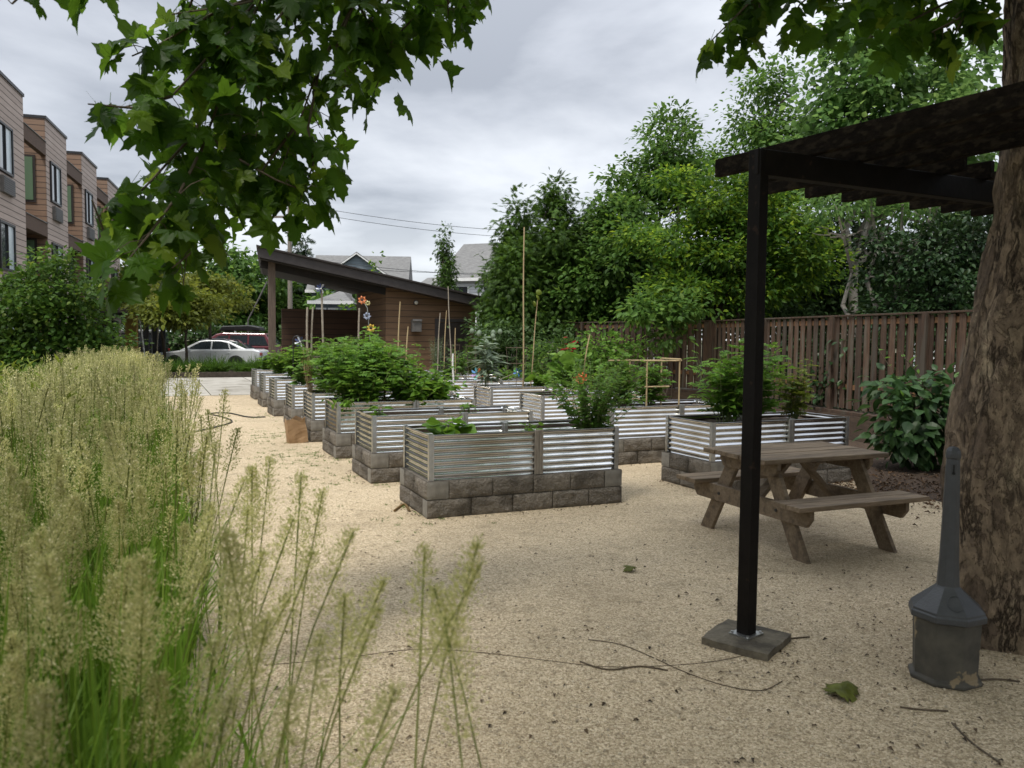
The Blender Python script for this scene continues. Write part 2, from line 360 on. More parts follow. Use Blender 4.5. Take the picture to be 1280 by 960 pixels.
M['lf_red'] = leaf_mat('red_leaf', (.16, .012, .012), (.34, .02, .02), trans=.3)
M['reed_leaf'] = leaf_mat('reed_blade', (.085, .155, .030), (.14, .225, .048), (.22, .28, .08), trans=.38, big=1.0)
M['reed_plume'] = leaf_mat('reed_plume', (.26, .275, .118), (.46, .445, .235), (.72, .67, .47), trans=.45, rough=.7, spec=.1, big=.8)
M['reed_stem'] = leaf_mat('reed_stem', (.13, .17, .05), (.22, .23, .085), trans=.1, big=1.0)
M['tuft'] = leaf_mat('tuft_blade', (.06, .12, .025), (.10, .18, .04), trans=.3, big=2)
M['dry'] = leaf_mat('dry_leaf', (.13, .085, .045), (.27, .19, .10), trans=.15, big=4)
M['fallen'] = leaf_mat('fallen_leaf', (.10, .12, .03), (.16, .17, .05), trans=.2, big=9)
# ------------------------------------------------------------------ foliage tools
def T_diamond(w=.42, fold=.10, tipdrop=.12):
    V = np.array([(0, 0, 0), (-w/2, .45, fold), (0, 1, -tipdrop), (w/2, .45, fold), (0, .5, 0)], float)
    return V, [np.array([(0, 4, 1), (4, 2, 1), (0, 3, 4), (3, 2, 4)])]
def T_ovate(w=.6, fold=.08, tipdrop=.2):
    ys = (0, .18, .42, .70, 1.0); ws = (.0, .36, .5, .34, 0)
    mid = [(0, y, -tipdrop*y*y) for y in ys]
    Lf = [(-w*k, y, fold*k*2-tipdrop*y*y) for y, k in zip(ys[1:4], ws[1:4])]
    Rt = [(w*k, y, fold*k*2-tipdrop*y*y) for y, k in zip(ys[1:4], ws[1:4])]
    V = np.array(mid+Lf+Rt, float)
    tri = [(0, 1, 5), (0, 8, 1), (3, 4, 7), (3, 10, 4)]
    quad = [(1, 2, 6, 5), (2, 3, 7, 6), (1, 8, 9, 2), (2, 9, 10, 3)]
    return V, [np.array(tri), np.array(quad)]
def T_plane(v=0):
    half = [(0, .05), (.10, -.02), (.27, -.03), (.30, .05), (.43, .07), (.37, .18), (.31, .24), (.47, .27), (.50, .36), (.64, .47), (.47, .50), (.42, .58), (.30, .55), (.20, .55), (.27, .66), (.22, .74), (.24, .84), (.11, .86), (0, 1.05)]
    if v == 1: half = [(x*.92, y*(1.04 if y > .5 else .95)) for x, y in half]
    pts = half+[(-x, y) for x, y in reversed(half[1:-1])]
    cy = .34
    def z(x, y): return (-.38*abs(x)**1.5-.28*(y-cy)*abs(y-cy)+.10*math.sin(5*x+3*y+v*2)) if v < 2 else (.75*abs(x)**1.3-.75*max(0, y-.45)**1.5+.08*math.sin(6*x-4*y))
    ring1 = [(x*.5, cy+(y-cy)*.5) for x, y in pts]
    V = [(0, cy, .0)]+[(x, y, z(x, y)) for x, y in ring1]+[(x, y, z(x, y)) for x, y in pts]
    n = len(pts)
    tri = [(0, 1+i, 1+(i+1) % n) for i in range(n)]
    quad = [(1+i, 1+n+i, 1+n+(i+1) % n, 1+(i+1) % n) for i in range(n)]
    b = len(V); V += [(-.012, .08, 0), (.012, .08, 0), (-.012, -.38, .07), (.012, -.38, .07)]   # petiole
    quad.append((b, b+1, b+3, b+2))
    return np.array(V, float), [np.array(tri), np.array(quad)]
def T_squash():
    n = 14; V = [(0, .12, -.05)]; ring = []
    for i in range(n):
        a = -math.pi/2+2*math.pi*(i+.5)/n
        r = .5*(1+.10*math.cos(a*5)); ring.append((r*math.cos(a)*1.05, .5+r*math.sin(a), .06*math.sin(3*a)+.05))
    V += [(x*.5, .12+(y-.12)*.5, z*.3) for x, y, z in ring]+ring
    tri = [(0, 1+i, 1+(i+1) % n) for i in range(n)]
    quad = [(1+i, 1+n+i, 1+n+(i+1) % n, 1+(i+1) % n) for i in range(n)]
    return np.array(V, float), [np.array(tri), np.array(quad)]
def combine(parts):
    """parts: (template, matrix 3x3, offset)"""
    Vs = []; F = {}; b = 0
    for (V, Fs), m, o in parts:
        Vs.append(V @ np.array(m).T+np.array(o))
        for f in Fs: F.setdefault(f.shape[1], []).append(f+b)
        b += len(V)
    return np.concatenate(Vs), [np.concatenate(f) for f in F.values()]
def rz2(a, s=1.0): return np.array([[math.cos(a), -math.sin(a), 0], [math.sin(a), math.cos(a), 0], [0, 0, 1]])*s
def T_compound(n=3, w=.60, leaf=.50):
    L = T_diamond(w); parts = [(L, rz2(0, leaf), (0, .62, -.10))]
    for i in range(n):
        y = .12+.5*i/n
        for sgn in (-1, 1):
            parts.append((L, rz2(-sgn*R(62), leaf*(.75+.25*i/n)), (0, y, -.10*y*y)))
    V, F = combine(parts)
    b = len(V); V = np.concatenate([V, [(-.012, 0, 0), (.012, 0, 0), (.012, .66, -.08), (-.012, .66, -.08)]])
    F.append(np.array([(b, b+1, b+2, b+3)])); return V, F
def T_spray(w=.2):                       # a drooping flat spray of cypress scale leaves
    parts = [(T_diamond(.20, 0, .3), rz2(0), (0, 0, 0))]
    for i, y in enumerate((.12, .3, .48, .64)):
        for sgn in (-1, 1):
            parts.append((T_diamond(.28, 0, .2), rz2(-sgn*R(48), .48-.06*i), (0, y, -.25*y*y)))
    return combine(parts)
TD, TO, TP, TP2, TP3, TS, TC, TY = T_diamond(), T_ovate(), T_plane(0), T_plane(1), T_plane(2), T_squash(), T_compound(), T_spray()
TDn = T_diamond(.22, .05, .15)

def unit(a): return a/np.maximum(np.linalg.norm(a, axis=-1, keepdims=True), 1e-9)
def place(tmpl, P, D, Nn, S):
    """copies of a template: y axis along D, z axis near Nn, scale S."""
    V, Fs = tmpl; y = unit(D); x = unit(np.cross(y, Nn)); z = np.cross(x, y)
    Rm = np.stack([x, y, z], axis=2)
    out = np.einsum('nij,kj->nki', Rm, V)*S[:, None, None]+P[:, None, :]
    n, k = len(P), len(V); off = (np.arange(n)*k)[:, None, None]
    return out.reshape(-1, 3), [(f[None]+off).reshape(-1, f.shape[1]) for f in Fs]
def join(chunks):
    Vs = []; F = []; M_ = []; b = 0
    for c in chunks:
        V, Fs = c[0], c[1]; mi = c[2] if len(c) > 2 else 0
        Vs.append(V)
        for f in Fs: F.append(f+b); M_.append(np.full(len(f), mi))
        b += len(V)
    return np.concatenate(Vs), F, np.concatenate(M_)
def rdir(n): return unit(RG.normal(size=(n, 3)))
def wob(D, k):                       # smooth pseudo-noise on directions
    return (np.sin(D[:, 0]*k+1.3)*np.cos(D[:, 1]*k*1.2+.4)+np.sin(D[:, 2]*k*1.4+2.1)*np.cos(D[:, 0]*k*.8))*.5
def puff(blobs, ncl, m, cr, size, flat=.55, droop=.25, shell=.5, gate=.0, gk=1.6, spread=.35):
    """leaves in clumps through a crown made of ellipsoids (centre, radii)."""
    w = np.array([b[1][0]*b[1][1]*b[1][2] for b in blobs])**.75; w = w/w.sum()
    idx = RG.choice(len(blobs), ncl, p=w); C = np.array([b[0] for b in blobs])[idx]; Rr = np.array([b[1] for b in blobs])[idx]
    D = rdir(ncl); r = shell+(1-shell)*RG.random(ncl)**.6
    inner = RG.random(ncl) < .22; r[inner] *= RG.random(inner.sum())
    r = r*(1+spread*wob(D*1.0+idx[:, None]*1.7, 3.1))
    P = C+D*Rr*r[:, None]
    if gate > 0:
        q = P*gk; g = np.sin(q[:, 0]*1.9+q[:, 2]*1.3)+np.sin(q[:, 1]*2.3-q[:, 2]*1.7)+np.sin(q[:, 2]*2.9+q[:, 0]*.7)
        keep = g > -3+gate*3; P, D = P[keep], D[keep]
    n = len(P)
    off = RG.normal(size=(n, m, 3))*cr*np.array([1, 1, flat])
    L = (P[:, None, :]+off).reshape(-1, 3)
    Dl = unit(np.repeat(D, m, 0)*.8+unit(off.reshape(-1, 3))*.7+RG.normal(size=(n*m, 3))*.35+np.array([0, 0, -droop]))
    Nl = unit(np.array([0, 0, 1.0])+np.repeat(D, m, 0)*.5+RG.normal(size=(n*m, 3))*.45)
    S = size*(.65+.7*RG.random(n*m))
    return L, Dl, Nl, S
def limb(mb, a, b, r0, r1, wig=.12, n=6, seg=6):
    a, b = Vector(a), Vector(b); L = (b-a).length; pts = []
    for i in range(seg+1):
        t = i/seg; p = a.lerp(b, t)
        if 0 < i < seg: p += Vector((rnd.uniform(-1, 1), rnd.uniform(-1, 1), rnd.uniform(-.5, .5)))*wig*L*.35
        p.z += math.sin(t*math.pi)*L*.05
        pts.append(p)
    mb.tube(pts, [r0+(r1-r0)*i/seg for i in range(seg+1)], n); return pts
def tree(name, label, cat, base, trunk_h, tr, blobs, tmpl, size, ncl, m, cr, lmat, bmat, group=None, flat=.55, droop=.25, shell=.5, gate=.0, twigs=0, stems=1, spread=.35, gk=1.6):
    """blobs are given relative to the base."""
    t = thing(name, label, cat, base, 0, group)
    mb = MB()
    if stems == 1:
        fork = Vector((rnd.uniform(-.1, .1), rnd.uniform(-.1, .1), trunk_h))
        limb(mb, (0, 0, -.05), fork, tr*1.15, tr*.72, .06, 9)
        for c, r_ in blobs:
            p = limb(mb, fork, (c[0], c[1], c[2]+r_[2]*.3), tr*.55, tr*.1, .25, 6)
            for k in range(3+twigs):
                a = p[rnd.randint(2, 5)]; d = rdir(1)[0]
                limb(mb, a, (a.x+d[0]*r_[0]*.8, a.y+d[1]*r_[1]*.8, a.z+abs(d[2])*r_[2]*.7), tr*.2, tr*.04, .3, 5)
    else:
        for k in range(stems):
            a = 2*math.pi*k/stems; c, r_ = blobs[k % len(blobs)]
            p = limb(mb, (.08*math.cos(a), .08*math.sin(a), -.05), (c[0], c[1], c[2]+r_[2]*.2), tr, tr*.2, .2, 7)
            for j in range(4+twigs):
                q = p[rnd.randint(2, 5)]; d = rdir(1)[0]
                limb(mb, q, (q.x+d[0]*r_[0]*.9, q.y+d[1]*r_[1]*.9, q.z+abs(d[2])*r_[2]*.8+.1), tr*.35, tr*.06, .3, 5)
    mb.build('trunk', bmat, t, smooth=50)
    sat = []
    for c, r_ in blobs:                                          # boughs that stick out of the outline
        for k in range(4):
            d = rdir(1)[0]; d[2] = d[2]*.8+.15; q = rnd.uniform(.28, .5)
            sat.append(((c[0]+d[0]*r_[0]*1.08, c[1]+d[1]*r_[1]*1.08, c[2]+d[2]*r_[2]*1.12), (r_[0]*q, r_[1]*q, r_[2]*q*.8)))
    V, F = place(tmpl, *puff([(c, (r_[0]*.93, r_[1]*.93, r_[2]*.93)) for c, r_ in blobs]+sat, ncl, m, cr, size, flat, droop, shell, max(gate, .16), gk, spread))
    mesh_np('crown', V, F, lmat, t)
    return t

def herb(stems, height, rad, leaf, size, per, lmat, smat, droop=.25, lean=.35, tip=True, up=.25, n_side=0, r0=.006):
    """stem mesh + leaf mesh of one leafy plant standing at the origin; returns (stem MB, V, F)."""
    mb = MB(); P = []; D = []; N = []; S = []
    for s in range(stems):
        a = rnd.uniform(0, 6.283); l = rnd.uniform(.1, 1)*lean; h = height*rnd.uniform(.7, 1.05)
        b0 = Vector((math.cos(a)*rad*.15*rnd.random(), math.sin(a)*rad*.15*rnd.random(), 0))
        top = Vector((math.cos(a)*rad*l/lean*rnd.uniform(.6, 1.1), math.sin(a)*rad*l/lean*rnd.uniform(.6, 1.1), h))
        pts = []
        for i in range(7):
            t = i/6; p = b0.lerp(top, t); p.x += math.sin(t*5+s)*.015; p.y += math.cos(t*4+s)*.015; p.z = h*(t**.9)
            pts.append(p)
        mb.tube(pts, [r0*(1-.7*i/6) for i in range(7)], 5)
        for k in range(per):
            t = (k+.6)/per; t = .12+.88*t
            i = min(5, int(t*6)); p = pts[i].lerp(pts[i+1], t*6-i)
            aa = k*2.4+s+rnd.uniform(-.4, .4); d = Vector((math.cos(aa), math.sin(aa), up-droop*rnd.random()))
            P.append(p); D.append(d); N.append(Vector((-d.x*.2+rnd.uniform(-.75, .75), -d.y*.2+rnd.uniform(-.75, .75), 1)))
            S.append(size*rnd.uniform(.7, 1.2)*(1-.45*max(0, t-.6)/.4))
    V, F = place(leaf, np.array(P), np.array(D), np.array(N), np.array(S))
    return mb, V, F
def plant(name, label, cat, loc, stems, height, rad, leaf, size, per, lm, sm='stem', group=None, rz=0, **k):
    t = thing(name, label, cat, loc, rz, group)
    mb, V, F = herb(stems, height, rad, leaf, size, per, None, None, **k)
    mb.build('stem', M[sm], t); mesh_np('foliage', V, F, M[lm], t)
    return t

# ------------------------------------------------------------------ the plane tree
TRX, TRY = 2.93, 4.55
pt = thing('plane_tree', 'large mottled plane tree whose trunk rises beside the pergola and receptacle', 'tree', (TRX, TRY, 0))
ang = 64; prof = []
keys = [(-.1, .40, .04, 0), (0.02, .39, .04, 0), (.12, .375, .03, 0), (.35, .355, -.005, 0), (.88, .35, -.055, 0), (1.34, .34, -.025, 0), (1.8, .322, .03, .0), (2.4, .305, .115, .0), (2.9, .29, .125, .0), (3.4, .28, .10, 0), (3.9, .27, .08, 0), (4.6, .25, .08, .02), (5.6, .20, .06, .05), (7.5, .12, 0, .1), (9.2, .04, -.1, .1)]
def kz(z):
    for a, b in zip(keys, keys[1:]):
        if z <= b[0]:
            t = (z-a[0])/(b[0]-a[0]); return [a[i]+(b[i]-a[i])*t for i in range(1, 4)]
    return keys[-1][1:]
from mathutils import noise as MN
V = []; F = []; zs = np.concatenate([np.arange(-.1, 3.6, .045), np.arange(3.6, 9.2, .2)])
for i, z in enumerate(zs):
    r, cx, cy = kz(z)
    for k in range(ang):
        a = 2*math.pi*k/ang
        fl = math.exp(-max(z, 0)/.28)
        lump = .26*math.exp(-((a-3.3)/.30)**2)*math.exp(-max(z-.08, 0)/.26)*(1+.25*math.sin(z*40+a*9)*.5)
        rr = lump+r*(1+.03*math.sin(3*a+1+z*.5)+.02*math.sin(5*a+z*1.3))+fl*(.10*max(0, math.sin(3*a+.6))**2+.03*math.sin(7*a))
        q = Vector((math.cos(a)*1.3, math.sin(a)*1.3, z*1.1))
        rr += .022*MN.noise(q*3)+.012*MN.noise(q*8)+.006*MN.noise(q*20)
        V.append((cx+rr*math.cos(a), cy+rr*math.sin(a), z))
n = len(zs)
for i in range(n-1):
    for k in range(ang): F.append((i*ang+k, i*ang+(k+1) % ang, (i+1)*ang+(k+1) % ang, (i+1)*ang+k))
trunk = mesh_np('trunk', np.array(V), [np.array(F)], M['bark'], pt, smooth=True)
# limbs: one low limb sweeps left over the camera's view, the others spread above
def trp(p): return Vector((p[0]-TRX, p[1]-TRY, p[2]))       # world -> tree
limbs = [[(3.05, 4.5, 3.15), (2.85, 4.4, 3.5), (2.5, 4.3, 4.0), (1.5, 4.3, 4.35), (.3, 4.4, 4.45), (-1.0, 4.4, 4.35), (-2.2, 4.2, 4.1)],
         [(3.1, 4.5, 4.4), (2.2, 3.2, 5.4), (.9, 1.6, 6.2), (-.6, .4, 6.6)],
         [(3.05, 4.6, 5.0), (2.6, 6.0, 6.0), (2.0, 7.4, 6.9)],
         [(3.0, 4.5, 4.6), (4.6, 3.8, 5.6), (6.2, 3.0, 6.4)],
         [(3.0, 4.5, 4.2), (3.2, 2.8, 5.2), (3.4, .8, 6.0)]]
lr = [(.15, .05), (.13, .03), (.12, .03), (.13, .03), (.12, .03)]
smooth_limbs = []
for pts, (r0, r1) in zip(limbs, lr):
    P_ = [trp(p) for p in pts]; out = []
    for i in range(len(P_)-1):
        for j in range(4):
            t = j/4; p0 = P_[max(i-1, 0)]; p1 = P_[i]; p2 = P_[i+1]; p3 = P_[min(i+2, len(P_)-1)]
            out.append(.5*((2*p1)+(p2-p0)*t+(2*p0-5*p1+4*p2-p3)*t*t+(3*p1-p0-3*p2+p3)*t**3))
    out.append(P_[-1]); smooth_limbs.append(out)
    MB().tube(out, [r0+(r1-r0)*i/(len(out)-1) for i in range(len(out))], 12).build('limb', M['bark'], pt, smooth=60)
# hanging twigs: (start on or near the low limb) -> hanging sprays, each a polyline in metres with leaves along it
LP = []; LD = []; LN = []; LS = []
def spray(pts, nleaf, spread=.17, size=.165, r0=.0075, smin=.55):
    P_ = [trp(p) for p in pts]; tw = MB()
    tw.tube(P_, [r0*(1-.75*i/(len(P_)-1))+.0015 for i in range(len(P_))], 6)
    seg = len(P_)-1
    for k in range(nleaf):
        t = (.10+.90*(k+.9*rnd.random())/max(1, nleaf-.2))*seg; i = min(int(t), seg-1); p = P_[i].lerp(P_[i+1], t-i)
        d = Vector((rnd.uniform(-1, 1), rnd.uniform(-1, 1)*.8, rnd.uniform(-1.0, .45))).normalized()
        q = p+d*rnd.uniform(.2, 1)*spread
        if rnd.random() < .35: tw.tube([p, (p+q)/2+Vector((0, 0, .015)), q], .0022, 4, cap=False)
        LP.append(q); LD.append(Vector((d.x*.7+rnd.uniform(-.4, .4), d.y*.6+rnd.uniform(-.3, .3), d.z*.5-.5+rnd.uniform(-.25, .25))).normalized())
        nn = Vector((d.x*.8+rnd.uniform(-.5, .5), d.y*.8-.35+rnd.uniform(-.5, .5), .75+rnd.uniform(-.2, .4)))
        LN.append(nn); LS.append(size*rnd.uniform(smin, 1.15))
    tw.build('twig', M['twig'], pt, smooth=60)
def spx(pts, *a, **k): spray([AT(x, y, Y) for x, y, Y in pts], *a, **k)
# the big spray hanging into the upper left of the view
for s in [
    ([(420, -80, 4.4), (330, -10, 4.3), (270, 60, 4.1), (215, 120, 3.9), (150, 135, 3.7)], 34, .17),
    ([(330, -10, 4.3), (290, 80, 4.2), (260, 165, 4.1), (238, 230, 4.0), (220, 295, 3.8)], 40, .19),
    ([(290, 80, 4.2), (240, 170, 4.0), (190, 225, 3.8), (150, 265, 3.7)], 26, .17),
    ([(260, 170, 4.1), (225, 240, 3.7), (185, 295, 3.5), (160, 325, 3.4)], 28, .16),
    ([(235, 240, 4.0), (250, 280, 3.9), (240, 315, 3.7), (215, 335, 3.6)], 16, .14),
    ([(500, -70, 4.5), (440, 10, 4.4), (400, 80, 4.3), (375, 150, 4.2), (350, 215, 4.1)], 34, .19),
    ([(400, 80, 4.3), (385, 160, 4.2), (392, 205, 4.2), (375, 250, 4.1)], 22, .14),
    ([(375, 150, 4.2), (330, 210, 4.1), (305, 262, 4.0)], 20, .17),
    ([(600, -60, 4.8), (540, 0, 4.7), (490, 50, 4.6), (470, 110, 4.5)], 36, .18),
    ([(640, -90, 4.9), (590, -30, 4.8), (560, 5, 4.7), (525, 55, 4.7)], 34, .17),
    ([(480, -60, 4.5), (400, -20, 4.4), (300, 5, 4.2), (215, 18, 4.0)], 26, .12),
    ([(330, -10, 4.3), (260, 20, 4.1), (200, 55, 3.9), (165, 70, 3.8)], 26, .15),
    ([(440, 10, 4.4), (420, 60, 4.3), (440, 110, 4.3)], 20, .15),
    ([(300, 40, 4.2), (330, 110, 4.1), (320, 170, 4.0)], 26, .19),
    ([(260, 170, 4.1), (300, 200, 4.0), (345, 225, 4.0), (385, 240, 4.1)], 18, .13),
    ([(420, -80, 4.3), (350, 20, 4.2), (300, 80, 4.1)], 30, .2),
    ([(520, -60, 4.6), (480, 10, 4.5), (440, 40, 4.5)], 30, .2),
    ([(150, 265, 3.7), (130, 290, 3.5), (115, 250, 3.4)], 5, .07),
    ([(215, 120, 3.9), (165, 135, 3.7), (110, 130, 3.5)], 8, .07),
]: spx(*s)
spx([(60, -60, 3.4), (40, -25, 3.3), (25, -5, 3.2), (15, 5, 3.2)], 6, .10)
spx([(130, -40, 3.4), (115, -20, 3.3), (105, -8, 3.3)], 5, .09)
for k, (x0, y0, x1, y1, n_) in enumerate([(420, -40, 480, 60, 16), (250, -30, 220, 60, 16), (330, 0, 330, 120, 22), (280, 100, 270, 260, 24), (230, 200, 170, 310, 20), (350, 60, 400, 160, 16), (560, -40, 560, 20, 14), (300, 150, 310, 260, 18)]):
    spx([(x0, y0, 4.4), ((x0+x1)/2, (y0+y1)/2, 4.5), (x1, y1, 4.6)], n_, .2)
# sprays at the upper right
for s in [
    ([(1000, -70, 4.9), (960, -20, 4.8), (920, 20, 4.7), (890, 50, 4.7)], 24, .13),
    ([(960, -20, 4.8), (945, 20, 4.8), (915, 60, 4.8)], 14, .11),
    ([(1010, -60, 5.0), (960, -30, 5.0), (900, 0, 5.0)], 14, .1),
    ([(1200, -40, 4.8), (1130, -10, 4.7), (1080, 15, 4.6), (1030, 45, 4.6)], 28, .13),
    ([(1230, -10, 4.5), (1180, 5, 4.4), (1130, 30, 4.3), (1080, 50, 4.2)], 26, .13),
    ([(1220, -60, 4.4), (1150, -30, 4.4), (1080, -10, 4.3)], 24, .14),
    ([(1080, -60, 4.9), (1040, -25, 4.9), (1000, 5, 4.9), (985, 30, 4.9)], 18, .12),
    ([(1130, -50, 4.7), (1085, -10, 4.7), (1060, 25, 4.7)], 16, .12),
    ([(1235, -40, 4.3), (1215, 0, 4.3), (1190, 50, 4.3)], 12, .1),
    ([(1225, 10, 4.4), (1195, 25, 4.3), (1165, 40, 4.2)], 12, .1),
]: spx(*s)
LPa, LDa, LNa, LSa = [np.array(x, float) for x in (LP, LD, LN, LS)]
half = RG.random(len(LPa))
ch = []
for tm, msk in ((TP, half < .36), (TP2, (half >= .36) & (half < .68)), (TP3, half >= .68)): ch.append(place(tm, LPa[msk], LDa[msk], LNa[msk], LSa[msk]))
# the rest of the crown, high above the view (it shades the foreground), plus unseen lower leaves added for shade
nC = 8600
D_ = rdir(nC); rr = RG.random(nC)**.45
Pc = np.array([2.5, 2.3, 7.4])+D_*np.array([5.6, 5.2, 3.4])*rr[:, None]
keep = (Pc[:, 2] > 2.35+.47*np.maximum(Pc[:, 1], 1.5)) & (Pc[:, 2] > 4.5)
Pc = Pc[keep]; nC = len(Pc)
ch_shade = place(T_diamond(.85, .06, .25), np.stack([RG.uniform(-3.5, 6, 2600), RG.uniform(-3.8, -.4, 2600), RG.uniform(2.1, 6.0, 2600)], 1)-np.array([TRX, TRY, 0]), rdir(2600)*np.array([1, 1, .4])+np.array([0, 0, -.3]), np.array([0, 0, 1.])+rdir(2600)*.8, .24*(.7+.6*RG.random(2600))); ch.append(ch_shade)  # unseen leaves added behind the camera to darken reflections and foreground
nr = 4200; Pr = np.stack([RG.uniform(2.6, 7.2, nr), RG.uniform(-3.5, 4.2, nr), RG.uniform(2.9, 6.5, nr)], 1); Pr = Pr[(Pr[:, 0] > .76*Pr[:, 1]+.35) & (Pr[:, 2] > 3.0+.12*np.abs(Pr[:, 0]-3))]; nr = len(Pr)  # unseen low leaves added right of the view to darken bed reflections
ch.append(place(T_diamond(.85, .06, .25), Pr-np.array([TRX, TRY, 0]), rdir(nr)*np.array([1, 1, .4])+np.array([0, 0, -.3]), np.array([0, 0, 1.])+rdir(nr)*.8, .25*(.7+.6*RG.random(nr))))
ch.append(place(T_diamond(.85, .06, .25), Pc-np.array([TRX, TRY, 0]), rdir(nC)*np.array([1, 1, .4])+np.array([0, 0, -.3]), np.array([0, 0, 1.])+rdir(nC)*.6, .24*(.7+.6*RG.random(nC))))
V, F, _ = join(ch); mesh_np('crown', V, F, M['lf_plane'], pt)

# ------------------------------------------------------------------ feather reed grass bed at the left
def reed_template(h, nodes, br, spk, lod, bend):
    V = []; Q = []; mi = []
    def quad(a, b, c, d, m): 
        k = len(V); V.extend([a, b, c, d]); Q.append((k, k+1, k+2, k+3)); mi.append(m)
    def P(t): return Vector((bend*t*t, .12*bend*math.sin(t*4), h*t*(1-.06*abs(bend)*t)))
    seg = 5
    w = .0022 if lod == 0 else .0032
    for i in range(seg):
        a, b = P(i/seg), P((i+1)/seg)
        quad((a.x-w, a.y, a.z), (a.x+w, a.y, a.z), (b.x+w, b.y, b.z), (b.x-w, b.y, b.z), 1)
        quad((a.x, a.y-w, a.z), (a.x, a.y+w, a.z), (b.x, b.y+w, b.z), (b.x, b.y-w, b.z), 1)
    for k in range(3 if lod < 2 else 2):                        # blades
        a0 = rnd.uniform(0, 6.28); L = rnd.uniform(.55, .85)*h/1.35; c = rnd.uniform(.25, .6); z0 = rnd.uniform(0, .25)*h
        bw = .006 if lod == 0 else .009; pa = None
        for i in range(5):
            t = i/4; x = c*L*t*t; z = z0+L*(t-.35*t*t*c*2); ww = bw*(1-t**2)+.0006
            p = Vector((math.cos(a0)*x, math.sin(a0)*x, z)); s_ = Vector((-math.sin(a0), math.cos(a0), 0))*ww
            if pa is not None: quad(tuple(pa[0]-pa[1]), tuple(pa[0]+pa[1]), tuple(p+s_), tuple(p-s_), 0)
            pa = (p, s_)
    pl = (.24 if lod < 2 else .28)*h/1.35
    for i in range(nodes):                                      # plume
        t = i/nodes; c = P(1-pl/h*(1-t)*.98)
        for j in range(br):
            a0 = 2*math.pi*j/br+i*1.3+rnd.uniform(-.4, .4)
            L = (.062*(1-t)**.7*min(1, .45+t*3)+.010)*rnd.uniform(.55, 1.3); up = .6+.8*t
            d = Vector((math.cos(a0), math.sin(a0), up)).normalized()
            for s in range(spk):
                u = .25+.75*(s+.4)/spk; p = c+d*L*u+Vector((rnd.uniform(-1, 1), rnd.uniform(-1, 1), rnd.uniform(-1, 1)))*.008
                dd = (d+Vector((rnd.uniform(-.5, .5), rnd.uniform(-.5, .5), rnd.uniform(-.1, .6)))).normalized()
                sd = dd.orthogonal().normalized(); sd.rotate(Matrix.Rotation(rnd.uniform(0, 6), 3, dd))
                ls = (.0095, .014, .026)[lod]; ws = (.0019, .0033, .0062)[lod]
                quad(tuple(p), tuple(p+dd*ls*.5+sd*ws), tuple(p+dd*ls), tuple(p+dd*ls*.5-sd*ws), 2)
    return np.array(V, float), np.array(Q), np.array(mi)
def reeds(pts, temps, hs, ang=None):
    ch = []; pick = RG.integers(0, len(temps), len(pts))
    for k, (V, Q, mi) in enumerate(temps):
        s = pts[pick == k]; hh = hs[pick == k]
        if not len(s): continue
        a = RG.random(len(s))*6.283 if ang is None else ang[pick == k]; ca, sa = np.cos(a), np.sin(a)
        tw_ = .10 if ang is None else 0.0
        tx, ty = RG.normal(size=len(s))*tw_, RG.normal(size=len(s))*tw_
        if ang is not None: s = s-np.stack([V[:, 0].max()*.9*ca, V[:, 0].max()*.9*sa], 1)
        X = V[None, :, 0]*ca[:, None]-V[None, :, 1]*sa[:, None]; Y = V[None, :, 0]*sa[:, None]+V[None, :, 1]*ca[:, None]; Z = np.repeat(V[None, :, 2], len(s), 0)*hh[:, None]
        X = X+Z*tx[:, None]+s[:, 0:1]; Y = Y+Z*ty[:, None]+s[:, 1:2]
        VV = np.stack([X, Y, Z], 2).reshape(-1, 3); F = (Q[None]+(np.arange(len(s))*len(V))[:, None, None]).reshape(-1, 4)
        ch.append((VV, F, np.tile(mi, len(s))))
    return ch
T0 = [reed_template(1.34, 20, 7, 10, 0, b) for b in (.02, .06, .10, .15)]
T1 = [reed_template(1.34, 15, 5, 4, 1, b) for b in (.0, .05, .12)]
T2 = [reed_template(1.34, 9, 4, 2, 2, b) for b in (.0, .06, .14)]
def edge(y): return .10-.445*y-.05*np.maximum(0, y-8)
def scatter(n, y0, y1, w):
    y = y0+(y1-y0)*RG.random(n); u = RG.random(n)
    x = edge(y)-w*u+RG.normal(size=n)*.06
    # tussocks: pull points toward clump centres
    cx = np.round(x/.38)*.38; cy = np.round(y/.38)*.38
    return np.stack([x*.45+cx*.55+RG.normal(size=n)*.05, y*.45+cy*.55+RG.normal(size=n)*.05], 1)
ch = []
def add(n, y0, y1, w, temps, h0, h1):
    p = scatter(n, y0, y1, w); p = p[(p[:, 0]**2+p[:, 1]**2) > .55**2]
    q = np.round(p/.38)*.38; cl = .5+.25*(np.sin(q[:, 0]*5.1+q[:, 1]*2.3)+np.sin(q[:, 1]*3.7-q[:, 0]*1.9))
    ch.extend(reeds(p, temps, h0+(h1-h0)*np.clip(.55*cl+.6*RG.random(len(p))-.05, 0, 1.1)))
add(185, .75, 3.2, 2.3, T0, .62, 1.03)
add(420, 3.0, 7.5, 2.1, T1, .60, 1.04)
add(820, 7.0, 14, 1.6, T2, .62, 1.05)
add(1000, 13, 21, 1.5, T2, .70, 1.08)
